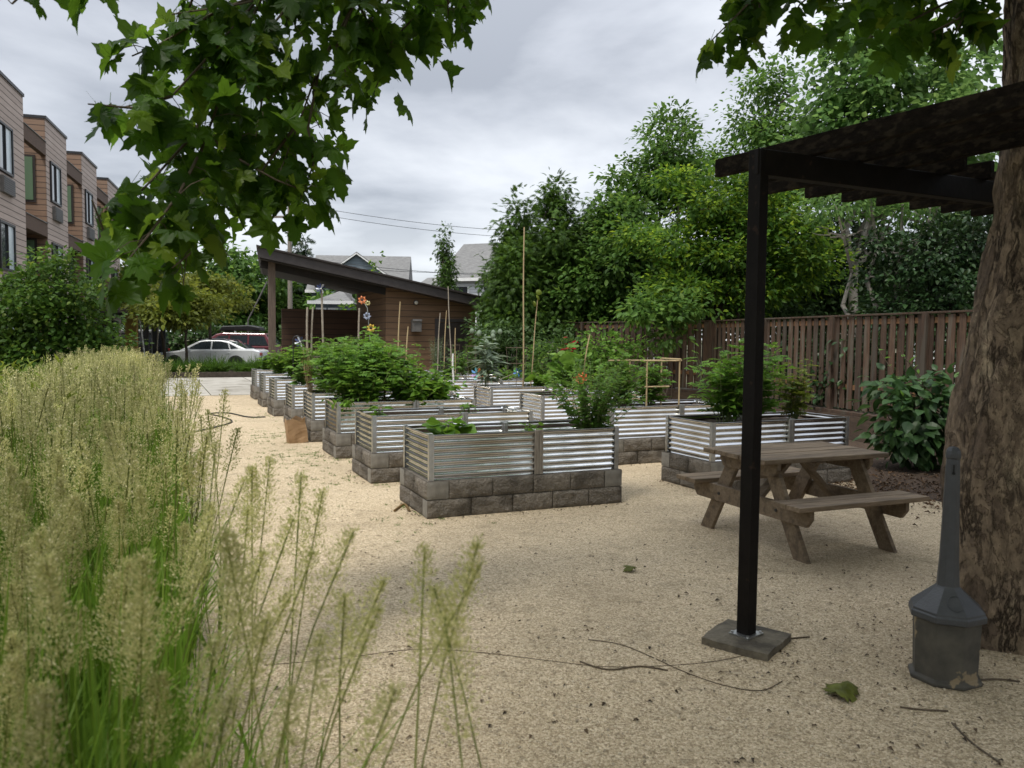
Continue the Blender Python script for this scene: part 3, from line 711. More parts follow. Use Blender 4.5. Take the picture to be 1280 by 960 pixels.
# the thin front edge that leans over the gravel
fp = []
for x, y, Y in [(300, 600, 2.3), (340, 580, 2.4), (375, 600, 2.2), (415, 620, 2.1), (330, 690, 1.9), (390, 690, 1.8), (440, 660, 1.8), (520, 690, 1.65), (600, 680, 1.5), (585, 700, 1.5), (470, 760, 1.5), (540, 780, 1.4), (560, 740, 1.5), (350, 780, 1.5), (300, 720, 1.7), (410, 800, 1.4), (500, 850, 1.3), (280, 800, 1.4), (480, 720, 1.7), (445, 740, 1.6), (365, 650, 2.0), (260, 640, 2.1), (280, 560, 2.6), (310, 640, 2.2), (350, 740, 1.7), (255, 700, 1.8), (300, 860, 1.3), (380, 870, 1.3)]:
    t = AT(x, y, Y); fp.append((t.x, t.y, t.z))
fp = np.array(fp); TF = [reed_template(1.34, 19, 5, 7, 0, b) for b in (.10, .18, .26, .34)]
ch.extend(reeds(fp[:, :2].copy(), TF, fp[:, 2]/1.31, RG.normal(size=len(fp))*.95+.1))
# blades only, in the lower tussocks
nb = 52000
y_ = .7+20*RG.random(nb)**1.7; x_ = edge(y_)-.12-RG.random(nb)*np.where(y_ < 7, 3.0, 1.8)
cx = np.round(x_/.38)*.38; cy = np.round(y_/.38)*.38
x_ = x_*.5+cx*.5+RG.normal(size=nb)*.07; y_ = y_*.5+cy*.5+RG.normal(size=nb)*.07
ok = x_**2+y_**2 > .6**2; x_, y_ = x_[ok], y_[ok]; nb = len(x_)
a = RG.random(nb)*6.283; Lb = .55+.72*RG.random(nb); cb = .05+.45*RG.random(nb)**1.5; wb = (.0042+.0013*np.minimum(y_, 8))*(.7+.6*RG.random(nb))
rows = []
for i in range(5):
    t = i/4; xx = cb*Lb*t*t; zz = Lb*(t-.4*t*t*cb*2); ww = wb*(1-t**2)+.0005
    c0 = np.stack([x_+np.cos(a)*xx, y_+np.sin(a)*xx, zz], 1); s0 = np.stack([-np.sin(a)*ww, np.cos(a)*ww, 0*ww], 1)
    rows += [c0-s0, c0+s0]
VV = np.stack(rows, 1).reshape(-1, 3); base = (np.arange(nb)*10)[:, None]
FF = np.concatenate([base+np.array([[2*i, 2*i+1, 2*i+3, 2*i+2]]) for i in range(4)])
ch.append((VV, FF, np.zeros(len(FF), int)))
Vs = []; Fs = []; Ms = []; b = 0
for V, F, mi in ch: Vs.append(V); Fs.append(F+b); Ms.append(mi); b += len(V)
o = mesh_np('reed_grass', np.concatenate(Vs), [np.concatenate(Fs)], [M['reed_leaf'], M['reed_stem'], M['reed_plume']], mi=np.concatenate(Ms))
tag(o, 'tall feathery reed grass with tan plumes along the left of the path', 'grass', kind='stuff')
# ------------------------------------------------------------------ ground
def sheet(name, poly, z, m, kind='structure'):
    mb = MB(); mb.add([(x, y, z) for x, y in poly], [tuple(range(len(poly)))])
    return tag(mb.build(name, m), kind=kind)
sheet('ground', [(-900, -300), (900, -300), (900, 1500), (-900, 1500)], -.012, M['earth'])
E1 = Vector((.914, .406, 0)); E2 = Vector((-.406, .914, 0)); RZB = math.atan2(.406, .914)
def W(o, a, b, z=0.0): return Vector((o[0]+E1.x*a+E2.x*b, o[1]+E1.y*a+E2.y*b, z))
sheet('gravel_yard', [(9, -4), (9, 12), (3.2, 22.8), (-4.2, 23.5), (-7, 22.8), (-10.2, 21.2), (-1.3, 1.5), (.8, -3)], 0, M['gravel'])
sheet('lawn', [(-60, 26), (-14, 24), (-19, 60), (-70, 60)], -.006, M['lawn'])
# concrete patio of scored slabs
mb = MB(); po = (-9.9, 21.3)
for i in range(-1, 6):
    for j in range(0, 5):
        a0, b0 = i*1.75, j*1.95
        p = [W(po, a0+.016, b0+.016), W(po, a0+1.734, b0+.016), W(po, a0+1.734, b0+1.934), W(po, a0+.016, b0+1.934)]
        vs = [(q.x, q.y, .012) for q in p]+[(q.x, q.y, -.02) for q in p]
        mb.add(vs, [(0, 1, 2, 3), (0, 4, 5, 1), (1, 5, 6, 2), (2, 6, 7, 3), (3, 7, 4, 0)])
tag(mb.build('patio', M['paving']), kind='structure')
# street with a kerb, the far pavement
sheet('street', [(-80, 36.9), (40, 36.9), (40, 50), (-80, 50)], .004, M['asphalt'])
mb = MB(); mb.box((-12, 36.8, .06), (60, .16, .16)); tag(mb.build('kerb', M['concrete']), kind='structure')
mb = MB(); mb.box((-20, 50.1, .07), (120, .18, .18)); mb.box((-20, 51.3, .09), (120, 2.2, .16)); tag(mb.build('pavement', M['concrete']), kind='structure')
sheet('path', [(-10.9, 22), (-9.8, 22), (-14.5, 37), (-16.3, 37)], .008, M['paving'])

mp_ = [(4.25, 9.6), (4.0, 8.9), (4.5, 8.3), (5.2, 7.9), (6.0, 7.4), (7.2, 6.8), (9, 6.2), (8.6, 9), (5.9, 14), (4.6, 18.2), (4.0, 18.0), (4.6, 13.5), (4.3, 10.6)]
mq_ = []
for i in range(len(mp_)):
    a, b = Vector(mp_[i]), Vector(mp_[(i+1) % len(mp_)]); k = max(2, int((b-a).length/.06))
    for j in range(k):
        q = a.lerp(b, j/k); q3 = Vector((q.x*2.2, q.y*2.2, 0)); mq_.append((q.x+.14*MN.noise(q3)+.07*MN.noise(q3*4), q.y+.16*MN.noise(q3+Vector((5, 3, 0)))+.08*MN.noise(q3*4+Vector((2, 9, 0)))))
sheet('mulch_bed', mq_, .004, M['mulch'])
nm = 5200
mx_ = RG.uniform(3.6, 9, nm); my_ = RG.normal(size=nm)*.8+8.9-.45*(mx_-4.5)
V, F = place(T_diamond(.5, .25, .3), np.stack([mx_, my_, np.full(nm, .012)], 1), rdir(nm)*np.array([1, 1, .25]), np.array([0, 0, 1.])+rdir(nm)*.6, .02+.06*RG.random(nm)**2)
o = mesh_np('dead_leaves', V, F, leaf_mat('dead_leaf', (.04, .026, .016), (.16, .095, .05), trans=0)); tag(o, 'carpet of dead brown leaves on the mulch between table and fence', 'dead leaves', kind='stuff')
# loose stones, crumbs and litter on the gravel
n = 14000
d_ = 2.2+9*RG.random(n)**1.8; x_ = (RG.random(n)*1.5-.62)*d_*.95; ok = (x_ > edge(d_)-.25); x_, d_ = x_[ok], d_[ok]; n = len(x_)
ico = np.array([(1, 0, 0), (-1, 0, 0), (0, 1, 0), (0, -1, 0), (0, 0, .75), (0, 0, -.6)], float); icf = np.array([(0, 2, 4), (2, 1, 4), (1, 3, 4), (3, 0, 4), (2, 0, 5), (1, 2, 5), (3, 1, 5), (0, 3, 5)])
S = .0028+.0075*RG.random(n)**5
V, F = place((ico, [icf]), np.stack([x_, d_, S*.3], 1), rdir(n), np.array([0, 0, 1.])+rdir(n)*.5, S)
o = mesh_np('loose_stones', V, F, mat('loose_stone', (.30, .24, .16), (.62, .54, .42), 2, .9, island=.5)); tag(o, 'small loose stones scattered over the tan gravel', 'gravel', kind='stuff')
n = 1900
d_ = 2.6+9*RG.random(n); x_ = (RG.random(n)*1.2-.3)*d_; kk = RG.random(n) < .40
x_[kk] = TRX-.4+RG.normal(size=kk.sum())*.9; d_[kk] = TRY-.3+RG.normal(size=kk.sum())*.9
bx_, by_ = [], []
for (ox, oy) in [(-.773, 7.29), (-1.60, 9.03), (-2.40, 10.85), (2.17, 8.62), (1.30, 10.5)]:       # crumbs swept against the bed bases
    for q in range(110):
        u = rnd.random(); g_ = -abs(rnd.gauss(0, .07))-.02
        a_, b_ = (u*2.1, g_) if rnd.random() < .65 else (g_, u*.95)
        bx_.append(ox+E1.x*a_+E2.x*b_); by_.append(oy+E1.y*a_+E2.y*b_)
x_ = np.concatenate([x_, bx_]); d_ = np.concatenate([d_, by_])
ok = x_ > edge(d_)+.15; x_, d_ = x_[ok], d_[ok]; n = len(x_)
V, F = place(T_diamond(.5, .2, .3), np.stack([x_, d_, np.full(n, .006)], 1), rdir(n)*np.array([1, 1, .1]), np.array([0, 0, 1.])+rdir(n)*.5, .008+.03*RG.random(n)**2)
o = mesh_np('leaf_litter', V, F, leaf_mat('litter', (.035, .024, .015), (.12, .08, .045), trans=0)); tag(o, 'dry leaf crumbs and bark flakes on the gravel around the trunk', 'litter', kind='stuff')
# low weeds
P_ = []
for (cx, cy, sx, sy, k) in [(-2.9, 10.9, .45, .5, 500), (-3.9, 13.2, .5, .6, 420), (-2.0, 9.2, .35, .3, 160), (-.9, 7.4, .3, .5, 110), (-4.9, 16.8, .4, .8, 180)]:
    P_.append(np.stack([cx+RG.normal(size=k)*sx, cy+RG.normal(size=k)*sy, np.zeros(k)], 1))
P_ = np.concatenate(P_)[::4]; P_ = np.repeat(P_, 9, 0)+RG.normal(size=(len(P_)*9, 3))*np.array([.018, .018, 0]); n = len(P_)
V, F = place(T_diamond(.16, .05, .2), P_, rdir(n)*np.array([1, 1, .2])+np.array([0, 0, .55]), rdir(n), .012+.035*RG.random(n))
o = mesh_np('weeds', V, F, M['tuft']); tag(o, 'sparse low weeds sprouting through the gravel path', 'weeds', kind='stuff')

# ------------------------------------------------------------------ raised beds
BL, BD, HB, HT = 2.09, .93, .345, .775
def block_base():
    V = []; F = []; MI = []
    def face(o, u, v, n, w, h, rough, ins):
        nu, nv = max(2, int(w/.021)), max(2, int(h/.021)); b = len(V)
        sd = rnd.random()*50
        for j in range(nv+1):
            for i in range(nu+1):
                e = min(i, nu-i, j, nv-j); p = o+u*(w*i/nu)+v*(h*j/nv)
                dsp = 0 if e == 0 else (rough*(.3+.7*MN.noise(p*9+Vector((sd, 0, 0)))+.55*MN.noise(p*26+Vector((0, sd, 0)))) if rough else .002)
                V.append(tuple(p+n*(dsp-ins*(e == 0))))
        for j in range(nv):
            for i in range(nu): F.append((b+j*(nu+1)+i, b+j*(nu+1)+i+1, b+(j+1)*(nu+1)+i+1, b+(j+1)*(nu+1)+i)); MI.append(0 if rough else 1)
    def run(o, u, n, L, splits, z0, h, smooth_ends):
        for k in range(len(splits)-1):
            a, b = splits[k]*L, splits[k+1]*L
            sm = (b-a) < .22
            face(o+u*(a+.004)+Vector((0, 0, z0+.004)), u, Vector((0, 0, 1)), n, b-a-.010, h-.008, 0 if sm else .017, .004 if sm else .006)
    X, Y, Zv = Vector((1, 0, 0)), Vector((0, 1, 0)), Vector((0, 0, 1))
    h = HB/2
    for c in range(2):
        lf = [0, .104, .315, .52, .715, .90, 1] if c else [0, .21, .415, .62, .815, 1]
        ls = [0, .44, .82, 1] if c else [0, .16, .6, 1]
        for o, u, n, L, s in ((Vector((0, 0, 0)), X, -Y, BL, lf), (Vector((BL, BD, 0)), -X, Y, BL, lf), (Vector((0, BD, 0)), -Y, -X, BD, [1-q for q in reversed(ls)]), (Vector((BL, 0, 0)), Y, X, BD, ls)):
            run(o, u, n, L, s, c*h, h, True)
    # core a little inside, so joints read as dark gaps
    mb = MB(); mb.v = V; mb.f = F; mb.m = MI
    mb.box((BL/2, BD/2, HB/2), (BL-.03, BD-.03, HB-.004))
    return mb
def corrug(L, z0, z1, amp=.0098, pitch=.0607):
    n = int((z1-z0)/pitch*8); mb = MB(); V = []; nx = 10
    for i in range(n+1):
        z = z0+(z1-z0)*i/n; d = amp*math.sin(2*math.pi*(z-z0)/pitch)
        for k in range(nx+1): V.append((L*k/nx, d+.0025*math.sin(k*1.9+z*6), z))
    F = [(i*(nx+1)+k, i*(nx+1)+k+1, (i+1)*(nx+1)+k+1, (i+1)*(nx+1)+k) for i in range(n) for k in range(nx)]
    mb.add(V, F); return mb
def raised_bed():
    t = thing('raised_bed', 'tmp', 'raised bed', (0, 0, 0), RZB)
    block_base().build('block_base', [M['block'], M['block_end']], t, smooth=40)
    i = .035; x0, x1, y0, y1 = i, BL-i, i, BD-i; xm = BL*.565-.03
    for (a, b) in ((x0+.032, xm-.034), (xm+.034, x1-.032)):
        corrug(b-a, HB+.004, HT-.012).build('steel_panel', M['galv'], t, (a, y0+.012, 0), smooth=80)
        corrug(b-a, HB+.004, HT-.012).build('steel_panel', M['galv'], t, (b, y1-.012, 0), (0, 0, math.pi), smooth=80)
    corrug(y1-y0-.064, HB+.004, HT-.012).build('steel_panel', M['galv'], t, (x0+.012, y1-.032, 0), (0, 0, -math.pi/2), smooth=80)
    corrug(y1-y0-.064, HB+.004, HT-.012).build('steel_panel', M['galv'], t, (x1-.012, y0+.032, 0), (0, 0, math.pi/2), smooth=80)
    for cx, cy, sx, sy in ((x0, y0, 1, 1), (x1, y0, -1, 1), (x0, y1, 1, -1), (x1, y1, -1, -1)):
        m = MB(); h = HT-HB; zc = HB+h/2+.002
        m.box((cx+sx*.022, cy-sy*.002, zc), (.044, .004, h)); m.box((cx-sx*.002, cy+sy*.022, zc), (.004, .044, h-.001))
        m.build('corner_post', M['galv_post'], t)
    for cy, s in ((y0, 1), (y1, -1)):
        m = MB()
        for dx in (-.022, .022): m.box((xm+dx, cy-s*.004, HB+(HT-HB)/2+.004), (.040, .03, HT-HB+.006))
        m.box((xm, cy+s*.03, HB+(HT-HB)/2), (.035, .035, HT-HB-.01))
        m.build('centre_post', M['galv_post'], t, bev=.003)
    m = MB()                                                    # folded rim along the top edge
    for a, b in (((x0, y0), (x1, y0)), ((x1, y1), (x0, y1)), ((x0, y1), (x0, y0)), ((x1, y0), (x1, y1))):
        v = Vector((b[0]-a[0], b[1]-a[1], 0)).normalized(); nn = Vector((-v.y, v.x, 0))
        A = Vector((a[0], a[1], HT-.011))+nn*.012+v*.05; B_ = Vector((b[0], b[1], HT-.011))+nn*.012-v*.05
        m.bar(A, B_, .010, .016)
    m.build('rim', M['galv'], t, bev=.003)
    nx, ny = 30, 14; V = []
    for j in range(ny+1):
        for k in range(nx+1):
            x = x0+.02+(x1-x0-.04)*k/nx; y = y0+.024+(y1-y0-.048)*j/ny
            V.append((x, y, .025*MN.noise(Vector((x*5, y*5, 1)))+.02*MN.noise(Vector((x*17, y*17, 3)))))
    F = [(j*(nx+1)+k, j*(nx+1)+k+1, (j+1)*(nx+1)+k+1, (j+1)*(nx+1)+k) for j in range(ny) for k in range(nx)]
    mb = MB(); mb.add(V, F); mb.build('soil', M['soil'], t, (0, 0, .64), smooth=180)
    return t
LB = [(-.773, 7.29), (-1.60, 9.03), (-2.40, 10.85), (-3.17, 12.55), (-4.02, 14.5), (-4.93, 16.5), (-5.83, 18.65), (-6.72, 20.8)]
RB = [(2.17, 8.62), (1.30, 10.5), (.46, 12.5), (-.40, 14.45), (-1.27, 16.4), (-2.14, 18.35), (-3.02, 20.3)]
llab = ['corrugated steel raised bed nearest the camera, with squash and mint growing in it',
        'steel raised bed directly behind the nearest one, nearly bare with small lettuces',
        'steel raised bed by the path crowded with broad bean leaves spilling over its rim',
        'steel raised bed just behind the bean bed with the brown paper bag at its corner',
        'steel raised bed between the paper bag bed and the bed with the black hook',
        'steel raised bed with the black shepherd hook standing in its left corner',
        'second farthest steel raised bed beside the path, in front of the shed',
        'farthest steel raised bed beside the path, its end nearest the patio']
rlab = ['steel raised bed behind the picnic table, with tall tomatoes at its middle',
        'steel raised bed with the wooden tomato trellis, next behind the picnic table bed',
        'steel raised bed with bright panels and the orange flower on a leaning cane',
        'steel raised bed with the silver artichoke at its left corner',
        'steel raised bed with the rainbow pinwheel on its left end',
        'steel raised bed with wire cages and grey lavender before the shed door',
        'farthest steel raised bed of the right column, almost under the shed wall']
bed0 = raised_bed(); beds = []
for k, (xy, lab) in enumerate(list(zip(LB, llab))+list(zip(RB, rlab))):
    b = bed0 if k == 0 else copy_tree(bed0)
    b.location = (xy[0], xy[1], 0); b.rotation_euler = (0, 0, RZB+rnd.uniform(-.012, .012))
    b['label'] = lab; b['group'] = 'corrugated steel raised beds on block bases'; beds.append(b)
    zs = .64 if k in (0, 1) else .70
    for c in b.children:
        if c.name.startswith('soil'): c.location.z = zs
# one grey wooden post replaces the steel centre post of the nearest bed
for c in beds[0].children:
    if c.name.startswith('centre_post') and c.data.vertices[0].co.y < .3:
        c.data = c.data.copy(); c.data.materials[0] = M['post_wood']; c['label'] = 'grey wooden centre post'
L_ = beds[:8]; R_ = beds[8:]
def inbed(b, x, y, z=.68): 
    o = b.location; return W((o.x, o.y), x, y, z)

# ------------------------------------------------------------------ plants in the beds
GT = 'tomato plants in the raised beds'
def squash(name, label, loc, n, size, h, group=None, lm='lf_squash'):
    return plant(name, label, 'squash plant', loc, n, h, .42*h/.3+.05, TS, size, 2, lm, group=group, droop=.15, up=.15, lean=.5)
plant('squash_plant', 'low squash plant with big lime leaves at the left end of the nearest bed', 'squash plant', inbed(L_[0], .36, .5, .63), 13, .25, .34, TS, .19, 2, 'lf_squash', droop=.2)
plant('squash_seedling', 'small squash seedling by the middle of the nearest bed', 'seedling', inbed(L_[0], 1.3, .55, .63), 6, .17, .14, TS, .10, 2, 'lf_squash')
plant('mint_plant', 'tall bushy mint standing at the right end of the nearest bed', 'mint plant', inbed(L_[0], 1.92, .36, .62), 78, .84, .80, TO, .072, 18, 'lf_mint', r0=.004, droop=.5)
plant('lettuce', 'small lime lettuce at the left corner of the second bed', 'lettuce', inbed(L_[1], .22, .42, .64), 9, .22, .16, TO, .15, 2, 'lf_squash', group='lettuces in the second bed')
plant('lettuce', 'small lime lettuce right of the centre post in the second bed', 'lettuce', inbed(L_[1], 1.28, .3, .64), 10, .24, .17, TO, .15, 2, 'lf_squash', group='lettuces in the second bed')
# L3: crowded
for x, y, h, lab in ((.25, .45, .95, 'big feathery tomato plant at the left end of the bean bed'), (.62, .62, 1.02, 'tallest feathery tomato plant in the middle of the bean bed'), (.5, .22, .8, 'feathery tomato plant leaning over the front rim of the bean bed')):
    plant('tomato_plant', lab, 'tomato plant', inbed(L_[2], x, y), 19, h*rnd.uniform(.9, 1.12), .60, TC, .23, 13, 'lf_tomato', group=GT)
for x, y, h, lab in ((1.05, .35, .66, 'broad leaved bean plant next to the tomatoes in the crowded bed'), (1.42, .5, .62, 'broad leaved bean plant behind the centre of the crowded bed'), (1.6, .25, .5, 'broad leaved bean plant at the right of the crowded bed by the bare soil'), (1.2, .15, .5, 'broad leaved bean plant spilling over the front rim by the centre post')):
    plant('bean_plant', lab, 'bean plant', inbed(L_[2], x, y), 22, h, .52, TO, .16, 9, 'lf_squash', group='bean plants in the crowded bed', droop=.45)
plant('nasturtium', 'green trailing plant hanging over the left corner of the bean bed', 'trailing plant', inbed(L_[2], .1, .06, .72), 9, .12, .30, TO, .10, 5, 'lf_squash', droop=1.4, up=-.1)
# L4, L5 ...
for x, y, h, lab in ((.4, .45, .95, 'tomato plant at the left end of the bed behind the beans'), (.95, .5, 1.05, 'tomato plant in the middle of the bed behind the beans'), (1.5, .45, .85, 'tomato plant at the right end of the bed behind the beans')):
    plant('tomato_plant', lab, 'tomato plant', inbed(L_[3], x, y), 22, h, .52, TC, .25, 12, 'lf_tomato', group=GT)
plant('pepper_plant', 'bright green pepper plant at the left end of the second farthest bed by the path', 'pepper plant', inbed(L_[6], .45, .45), 26, .68, .5, TO, .16, 10, 'lf_squash', group='leafy plants at the path end of the far beds')
plant('pepper_plant', 'bright green leafy plant in the farthest bed by the patio', 'pepper plant', inbed(L_[7], .5, .45), 22, .5, .46, TO, .17, 8, 'lf_squash', group='leafy plants at the path end of the far beds')
plant('potato_plant', 'dense green potato plant behind the black shepherd hook', 'potato plant', inbed(L_[5], .6, .5), 28, .82, .55, TC, .24, 10, 'lf_squash', group='leafy plants at the path end of the far beds')
plant('broccoli_plant', 'broad leaved plant at the left end of the bed between hook and bag', 'cabbage plant', inbed(L_[4], .3, .4), 14, .55, .36, TO, .22, 5, 'lf_mint')
plant('bolted_lettuce', 'dry bolted lettuce gone to tan seed stalks behind the paper bag', 'bolted plant', inbed(L_[3], .12, .72), 14, .85, .2, TDn, .09, 14, 'dry', sm='tan_stick')
plant('kale_plant', 'tall narrow kale in flower rising before the shed corner', 'kale plant', inbed(L_[4], 1.6, .5), 9, 1.35, .26, TO, .22, 14, 'lf_squash', droop=.3)
plant('tomato_plant', 'tomato plant below the flower ornament stake', 'tomato plant', inbed(L_[4], 1.0, .5), 18, .85, .44, TC, .20, 11, 'lf_tomato', group=GT)
plant('fennel_plant', 'wispy olive fennel in front of the vent box on the shed', 'fennel plant', inbed(L_[5], 1.7, .5), 22, 1.0, .32, TDn, .11, 16, 'lf_olive')
# right column
for x, y, h, lab in ((.55, .5, .92, 'tall tomato plant left of the pergola post behind the picnic table'), (.95, .42, .98, 'tall tomato plant right of the pergola post behind the picnic table'), (.78, .65, .82, 'tomato plant at the back of the bed behind the picnic table')):
    plant('tomato_plant', lab, 'tomato plant', inbed(R_[0], x, y), 13, h, .56, TC, .25, 11, 'lf_tomato', group=GT)
plant('tansy_plant', 'yellow green ferny plant at the right end of the bed by the fence', 'ferny plant', inbed(R_[0], 1.62, .5), 16, .75, .36, TC, .15, 11, 'lf_dill')
plant('tomato_plant', 'tomato plant to the left of the wooden trellis', 'tomato plant', inbed(R_[1], .45, .55), 13, .80, .36, TC, .21, 10, 'lf_tomato', group=GT)
plant('tomato_plant', 'tomato plant growing under the wooden trellis', 'tomato plant', inbed(R_[1], .98, .55), 13, .74, .32, TC, .21, 10, 'lf_tomato', group=GT)
plant('cup_plant', 'sunflower seedling with large leaves behind the mint', 'sunflower plant', inbed(R_[2], .72, .5), 7, .9, .34, TS, .30, 5, 'lf_mint', droop=.2)
plant('amaranth', 'dark red amaranth with crimson head before the fence', 'amaranth', inbed(R_[3], 1.95, .6), 5, 1.15, .2, TO, .22, 6, 'lf_red', droop=.2)
plant('squash_plant', 'leafy green squash between the artichoke and the orange flower', 'squash plant', inbed(R_[3], 1.35, .5), 18, .34, .5, TS, .2, 3, 'lf_squash')
plant('bean_plant', 'low bean plant at the right end of the rainbow pinwheel bed', 'bean plant', inbed(R_[4], 1.4, .4), 16, .35, .5, TO, .13, 5, 'lf_squash')
plant('pepper_plant', 'pale leafy plant beside the white stake in front of the shed door', 'pepper plant', inbed(R_[4], .1, .6), 9, .55, .3, TO, .22, 5, 'lf_mint')
plant('lavender', 'grey green lavender clump in front of the shed door', 'lavender', inbed(R_[5], .6, .5), 34, 1.0, .34, TDn, .07, 20, 'lf_artichoke', sm='stem', r0=.004)
plant('bean_plant', 'climbing bean between the shed door and the lavender', 'bean plant', inbed(R_[5], 1.2, .5), 12, .7, .3, TO, .14, 8, 'lf_mint')
# artichoke with buds
ar = plant('artichoke', 'silver leaved artichoke plant with round buds on top', 'artichoke', inbed(R_[3], .1, .45), 10, 1.05, .34, T_ovate(.28, .06, .3), .34, 9, 'lf_artichoke', droop=.5, up=.5)
for k in range(6):
    a = k*1.05; mb = MB(); mb.lathe([(.002, -.05), (.035, -.03), (.048, .0), (.038, .035), (.015, .055), (.002, .06)], 10)
    mb.build('bud', M['lf_artichoke'], ar, (.26*math.cos(a), .2*math.sin(a), 1.0+.13*rnd.random()), smooth=60)

# ------------------------------------------------------------------ stakes, cages, ornaments
GS = 'garden stakes standing in the beds'
def stake(label, base, top, r=.009, m='tan_stick', name='garden_stake', cat='garden stake'):
    base = Vector(base); mb = MB(); d = Vector(top)-base; pts = [d*t+Vector((math.sin(t*7)*.006, math.cos(t*5)*.006, 0)) for t in (0, .2, .4, .6, .8, 1)]
    mb.tube(pts, [r*(1.1-.25*i/5) for i in range(6)], 7)
    for i in range(1, 5):
        p = pts[i]; mb.tube([p-d.normalized()*.006, p+d.normalized()*.006], r*1.25, 7)
    return tag(mb.build(name, M[m], loc=base, smooth=50), label, cat, GS)
def cane(label, Y, xb, xt, yt, r=.011, m='tan_stick'):
    b = AT(xb, 470, Y); b.z = .68; return b, stake(label, b, AT(xt, yt, Y), r, m)
YB = lambda bed, y: bed.location.y+.45+y
cane('tallest bamboo cane rising high in front of the cypress trees', YB(R_[3], .35), 654, 655, 284, .014)
b, st = cane('bent cane topped by two yellow seed heads beside the tallest cane', YB(R_[3], .5), 663, 672, 372, .010)
for dx, dz in ((.0, .0), (-.06, -.12), (.02, .10)):
    mb = MB(); mb.lathe([(.002, -.02), (.055, -.01), (.06, .01), (.03, .03), (.002, .032)], 10); h = AT(672, 372, b.y)-b
    mb.build('seed_head', M['lf_dill'], st, (h.x+dx, h.y, h.z+dz), (R(70), 0, rnd.random()*3), smooth=50)
cane('leaning bamboo cane above the orange flower', YB(R_[2], .3), 724, 737, 418, .012)
cane('white painted stake at the left corner of the rainbow pinwheel bed', R_[3].location.y+.1, 567, 566, 442, .016, 'white_paint')
cane('long thin cane crossing the shed door and the roof edge', YB(R_[5], -.2), 565, 560, 358, .013, 'grey_stick')
cane('cane leaning right at the left edge of the shed door', YB(R_[5], -.3), 546, 550, 391, .013, 'grey_stick')
cane('slim cane in the middle of the shed door', YB(R_[5], .1), 554, 558, 388, .012)
cane('stub cane at the right edge of the shed door', YB(R_[5], .2), 569, 569, 410, .012)
cane('short pale stake poking out of the bean plants', YB(L_[2], .45), 480, 481, 432, .016)
cane('bamboo cane beside the kale at the corner of the shed wall', YB(L_[4], .75), 496, 500, 377, .014)
cane('bamboo cane leaning right below the vent box', YB(L_[4], .6), 506, 510, 408, .014)
cane('grey square stake left of the pinwheel pole in front of the open shed', YB(L_[6], .2), 384, 384, 384, .028, 'grey_stick')
cane('knobbly driftwood stake between the grey stake and the pinwheel pole', YB(L_[6], .3), 388, 391, 384, .024, 'grey_stick')
cane('grey stake against the dark inside of the shed', YB(L_[6], .6), 448, 449, 385, .024, 'grey_stick')

def pinwheel(label, base, top, rad, cols, npet=8, pr=.012, pm='grey_stick'):
    t = thing('pinwheel', label, 'pinwheel', base); h = Vector(top)-Vector(base)
    mb = MB(); mb.tube([(0, 0, 0), h*.5, h], pr, 8); mb.build('pole', M[pm], t, smooth=50)
    for k in range(npet):
        a = 2*math.pi*k/npet; mb = MB(); u = Vector((math.cos(a), 0, math.sin(a))); v = Vector((-math.sin(a), 0, math.cos(a))); y = Vector((0, -1, 0))
        p = [y*.012, u*rad*.55+v*rad*.05+y*.01, u*rad+v*rad*.22+y*.04, u*rad*.75+v*rad*.42+y*.07, u*rad*.3+v*rad*.25+y*.05]
        q = [x+Vector((0, .004, 0)) for x in p]
        mb.add(p+q, [(0, 1, 2, 3, 4), (9, 8, 7, 6, 5)]+[(i, i+5, (i+1) % 5+5, (i+1) % 5) for i in range(5)])
        mb.build('petal', cols[k % len(cols)], t, (h.x, h.y-.03, h.z))
    mb = MB(); mb.lathe([(.002, -.02), (rad*.13, -.012), (rad*.15, 0), (rad*.13, .02), (.002, .03)], 10); mb.build('hub', M['white_paint'], t, (h.x, h.y-.05, h.z), (R(90), 0, 0), smooth=50)
    return t
def pc(n, c): return mat(n, c, tuple(x*1.15 for x in c), 6, .4)
navy, silver = pc('navy_foil', (.02, .03, .09)), pc('silver_foil', (.55, .57, .62))
b = inbed(L_[6], 1.5, .4, .69); pinwheel('navy and silver pinwheel on a tall white pole before the shed', b, AT(402, 361, b.y-.05), .13, [navy, silver, navy], 9, .026)
b = inbed(L_[5], .85, .3, .69); pinwheel('small white and navy pinwheel half hidden in the foliage near the hook', b, AT(376, 427, b.y), .12, [silver, navy], 8, .01)
b = inbed(R_[4], .5, .1, .69); pinwheel('rainbow pinwheel with pink blue and orange petals on a short stick', b, AT(597, 467, b.y), .14, [pc('pink_foil', (.55, .16, .24)), pc('orange_foil', (.75, .28, .10)), pc('teal_foil', (.10, .40, .50)), pc('blue_foil', (.10, .26, .50)), pc('violet_foil', (.35, .22, .45)), pc('mint_foil', (.2, .5, .45))], 8, .006)
b = inbed(R_[4], 1.0, .3, .69); pinwheel('little blue and green pinwheel beside the tallest cane', b, AT(647, 465, b.y), .10, [pc('royal_foil', (.05, .16, .45)), pc('leaf_foil', (.08, .32, .12))], 8, .006)
def metal_flower(mb, c, r, npet, ax=Vector((0, -1, 0))):
    for k in range(npet):
        a = 2*math.pi*k/npet; u = Vector((math.cos(a), 0, math.sin(a))); v = Vector((-math.sin(a), 0, math.cos(a)))
        p = [c+u*r*.15, c+u*r*.6+v*r*.3-Vector((0, .03, 0)), c+u*r-Vector((0, .015, 0)), c+u*r*.6-v*r*.3-Vector((0, .03, 0))]
        mb.add(p+[x+Vector((0, .005, 0)) for x in p], [(0, 1, 2, 3), (7, 6, 5, 4), (0, 4, 5, 1), (1, 5, 6, 2), (2, 6, 7, 3), (3, 7, 4, 0)])
b = inbed(L_[5], 1.55, .3, .69); Y = b.y
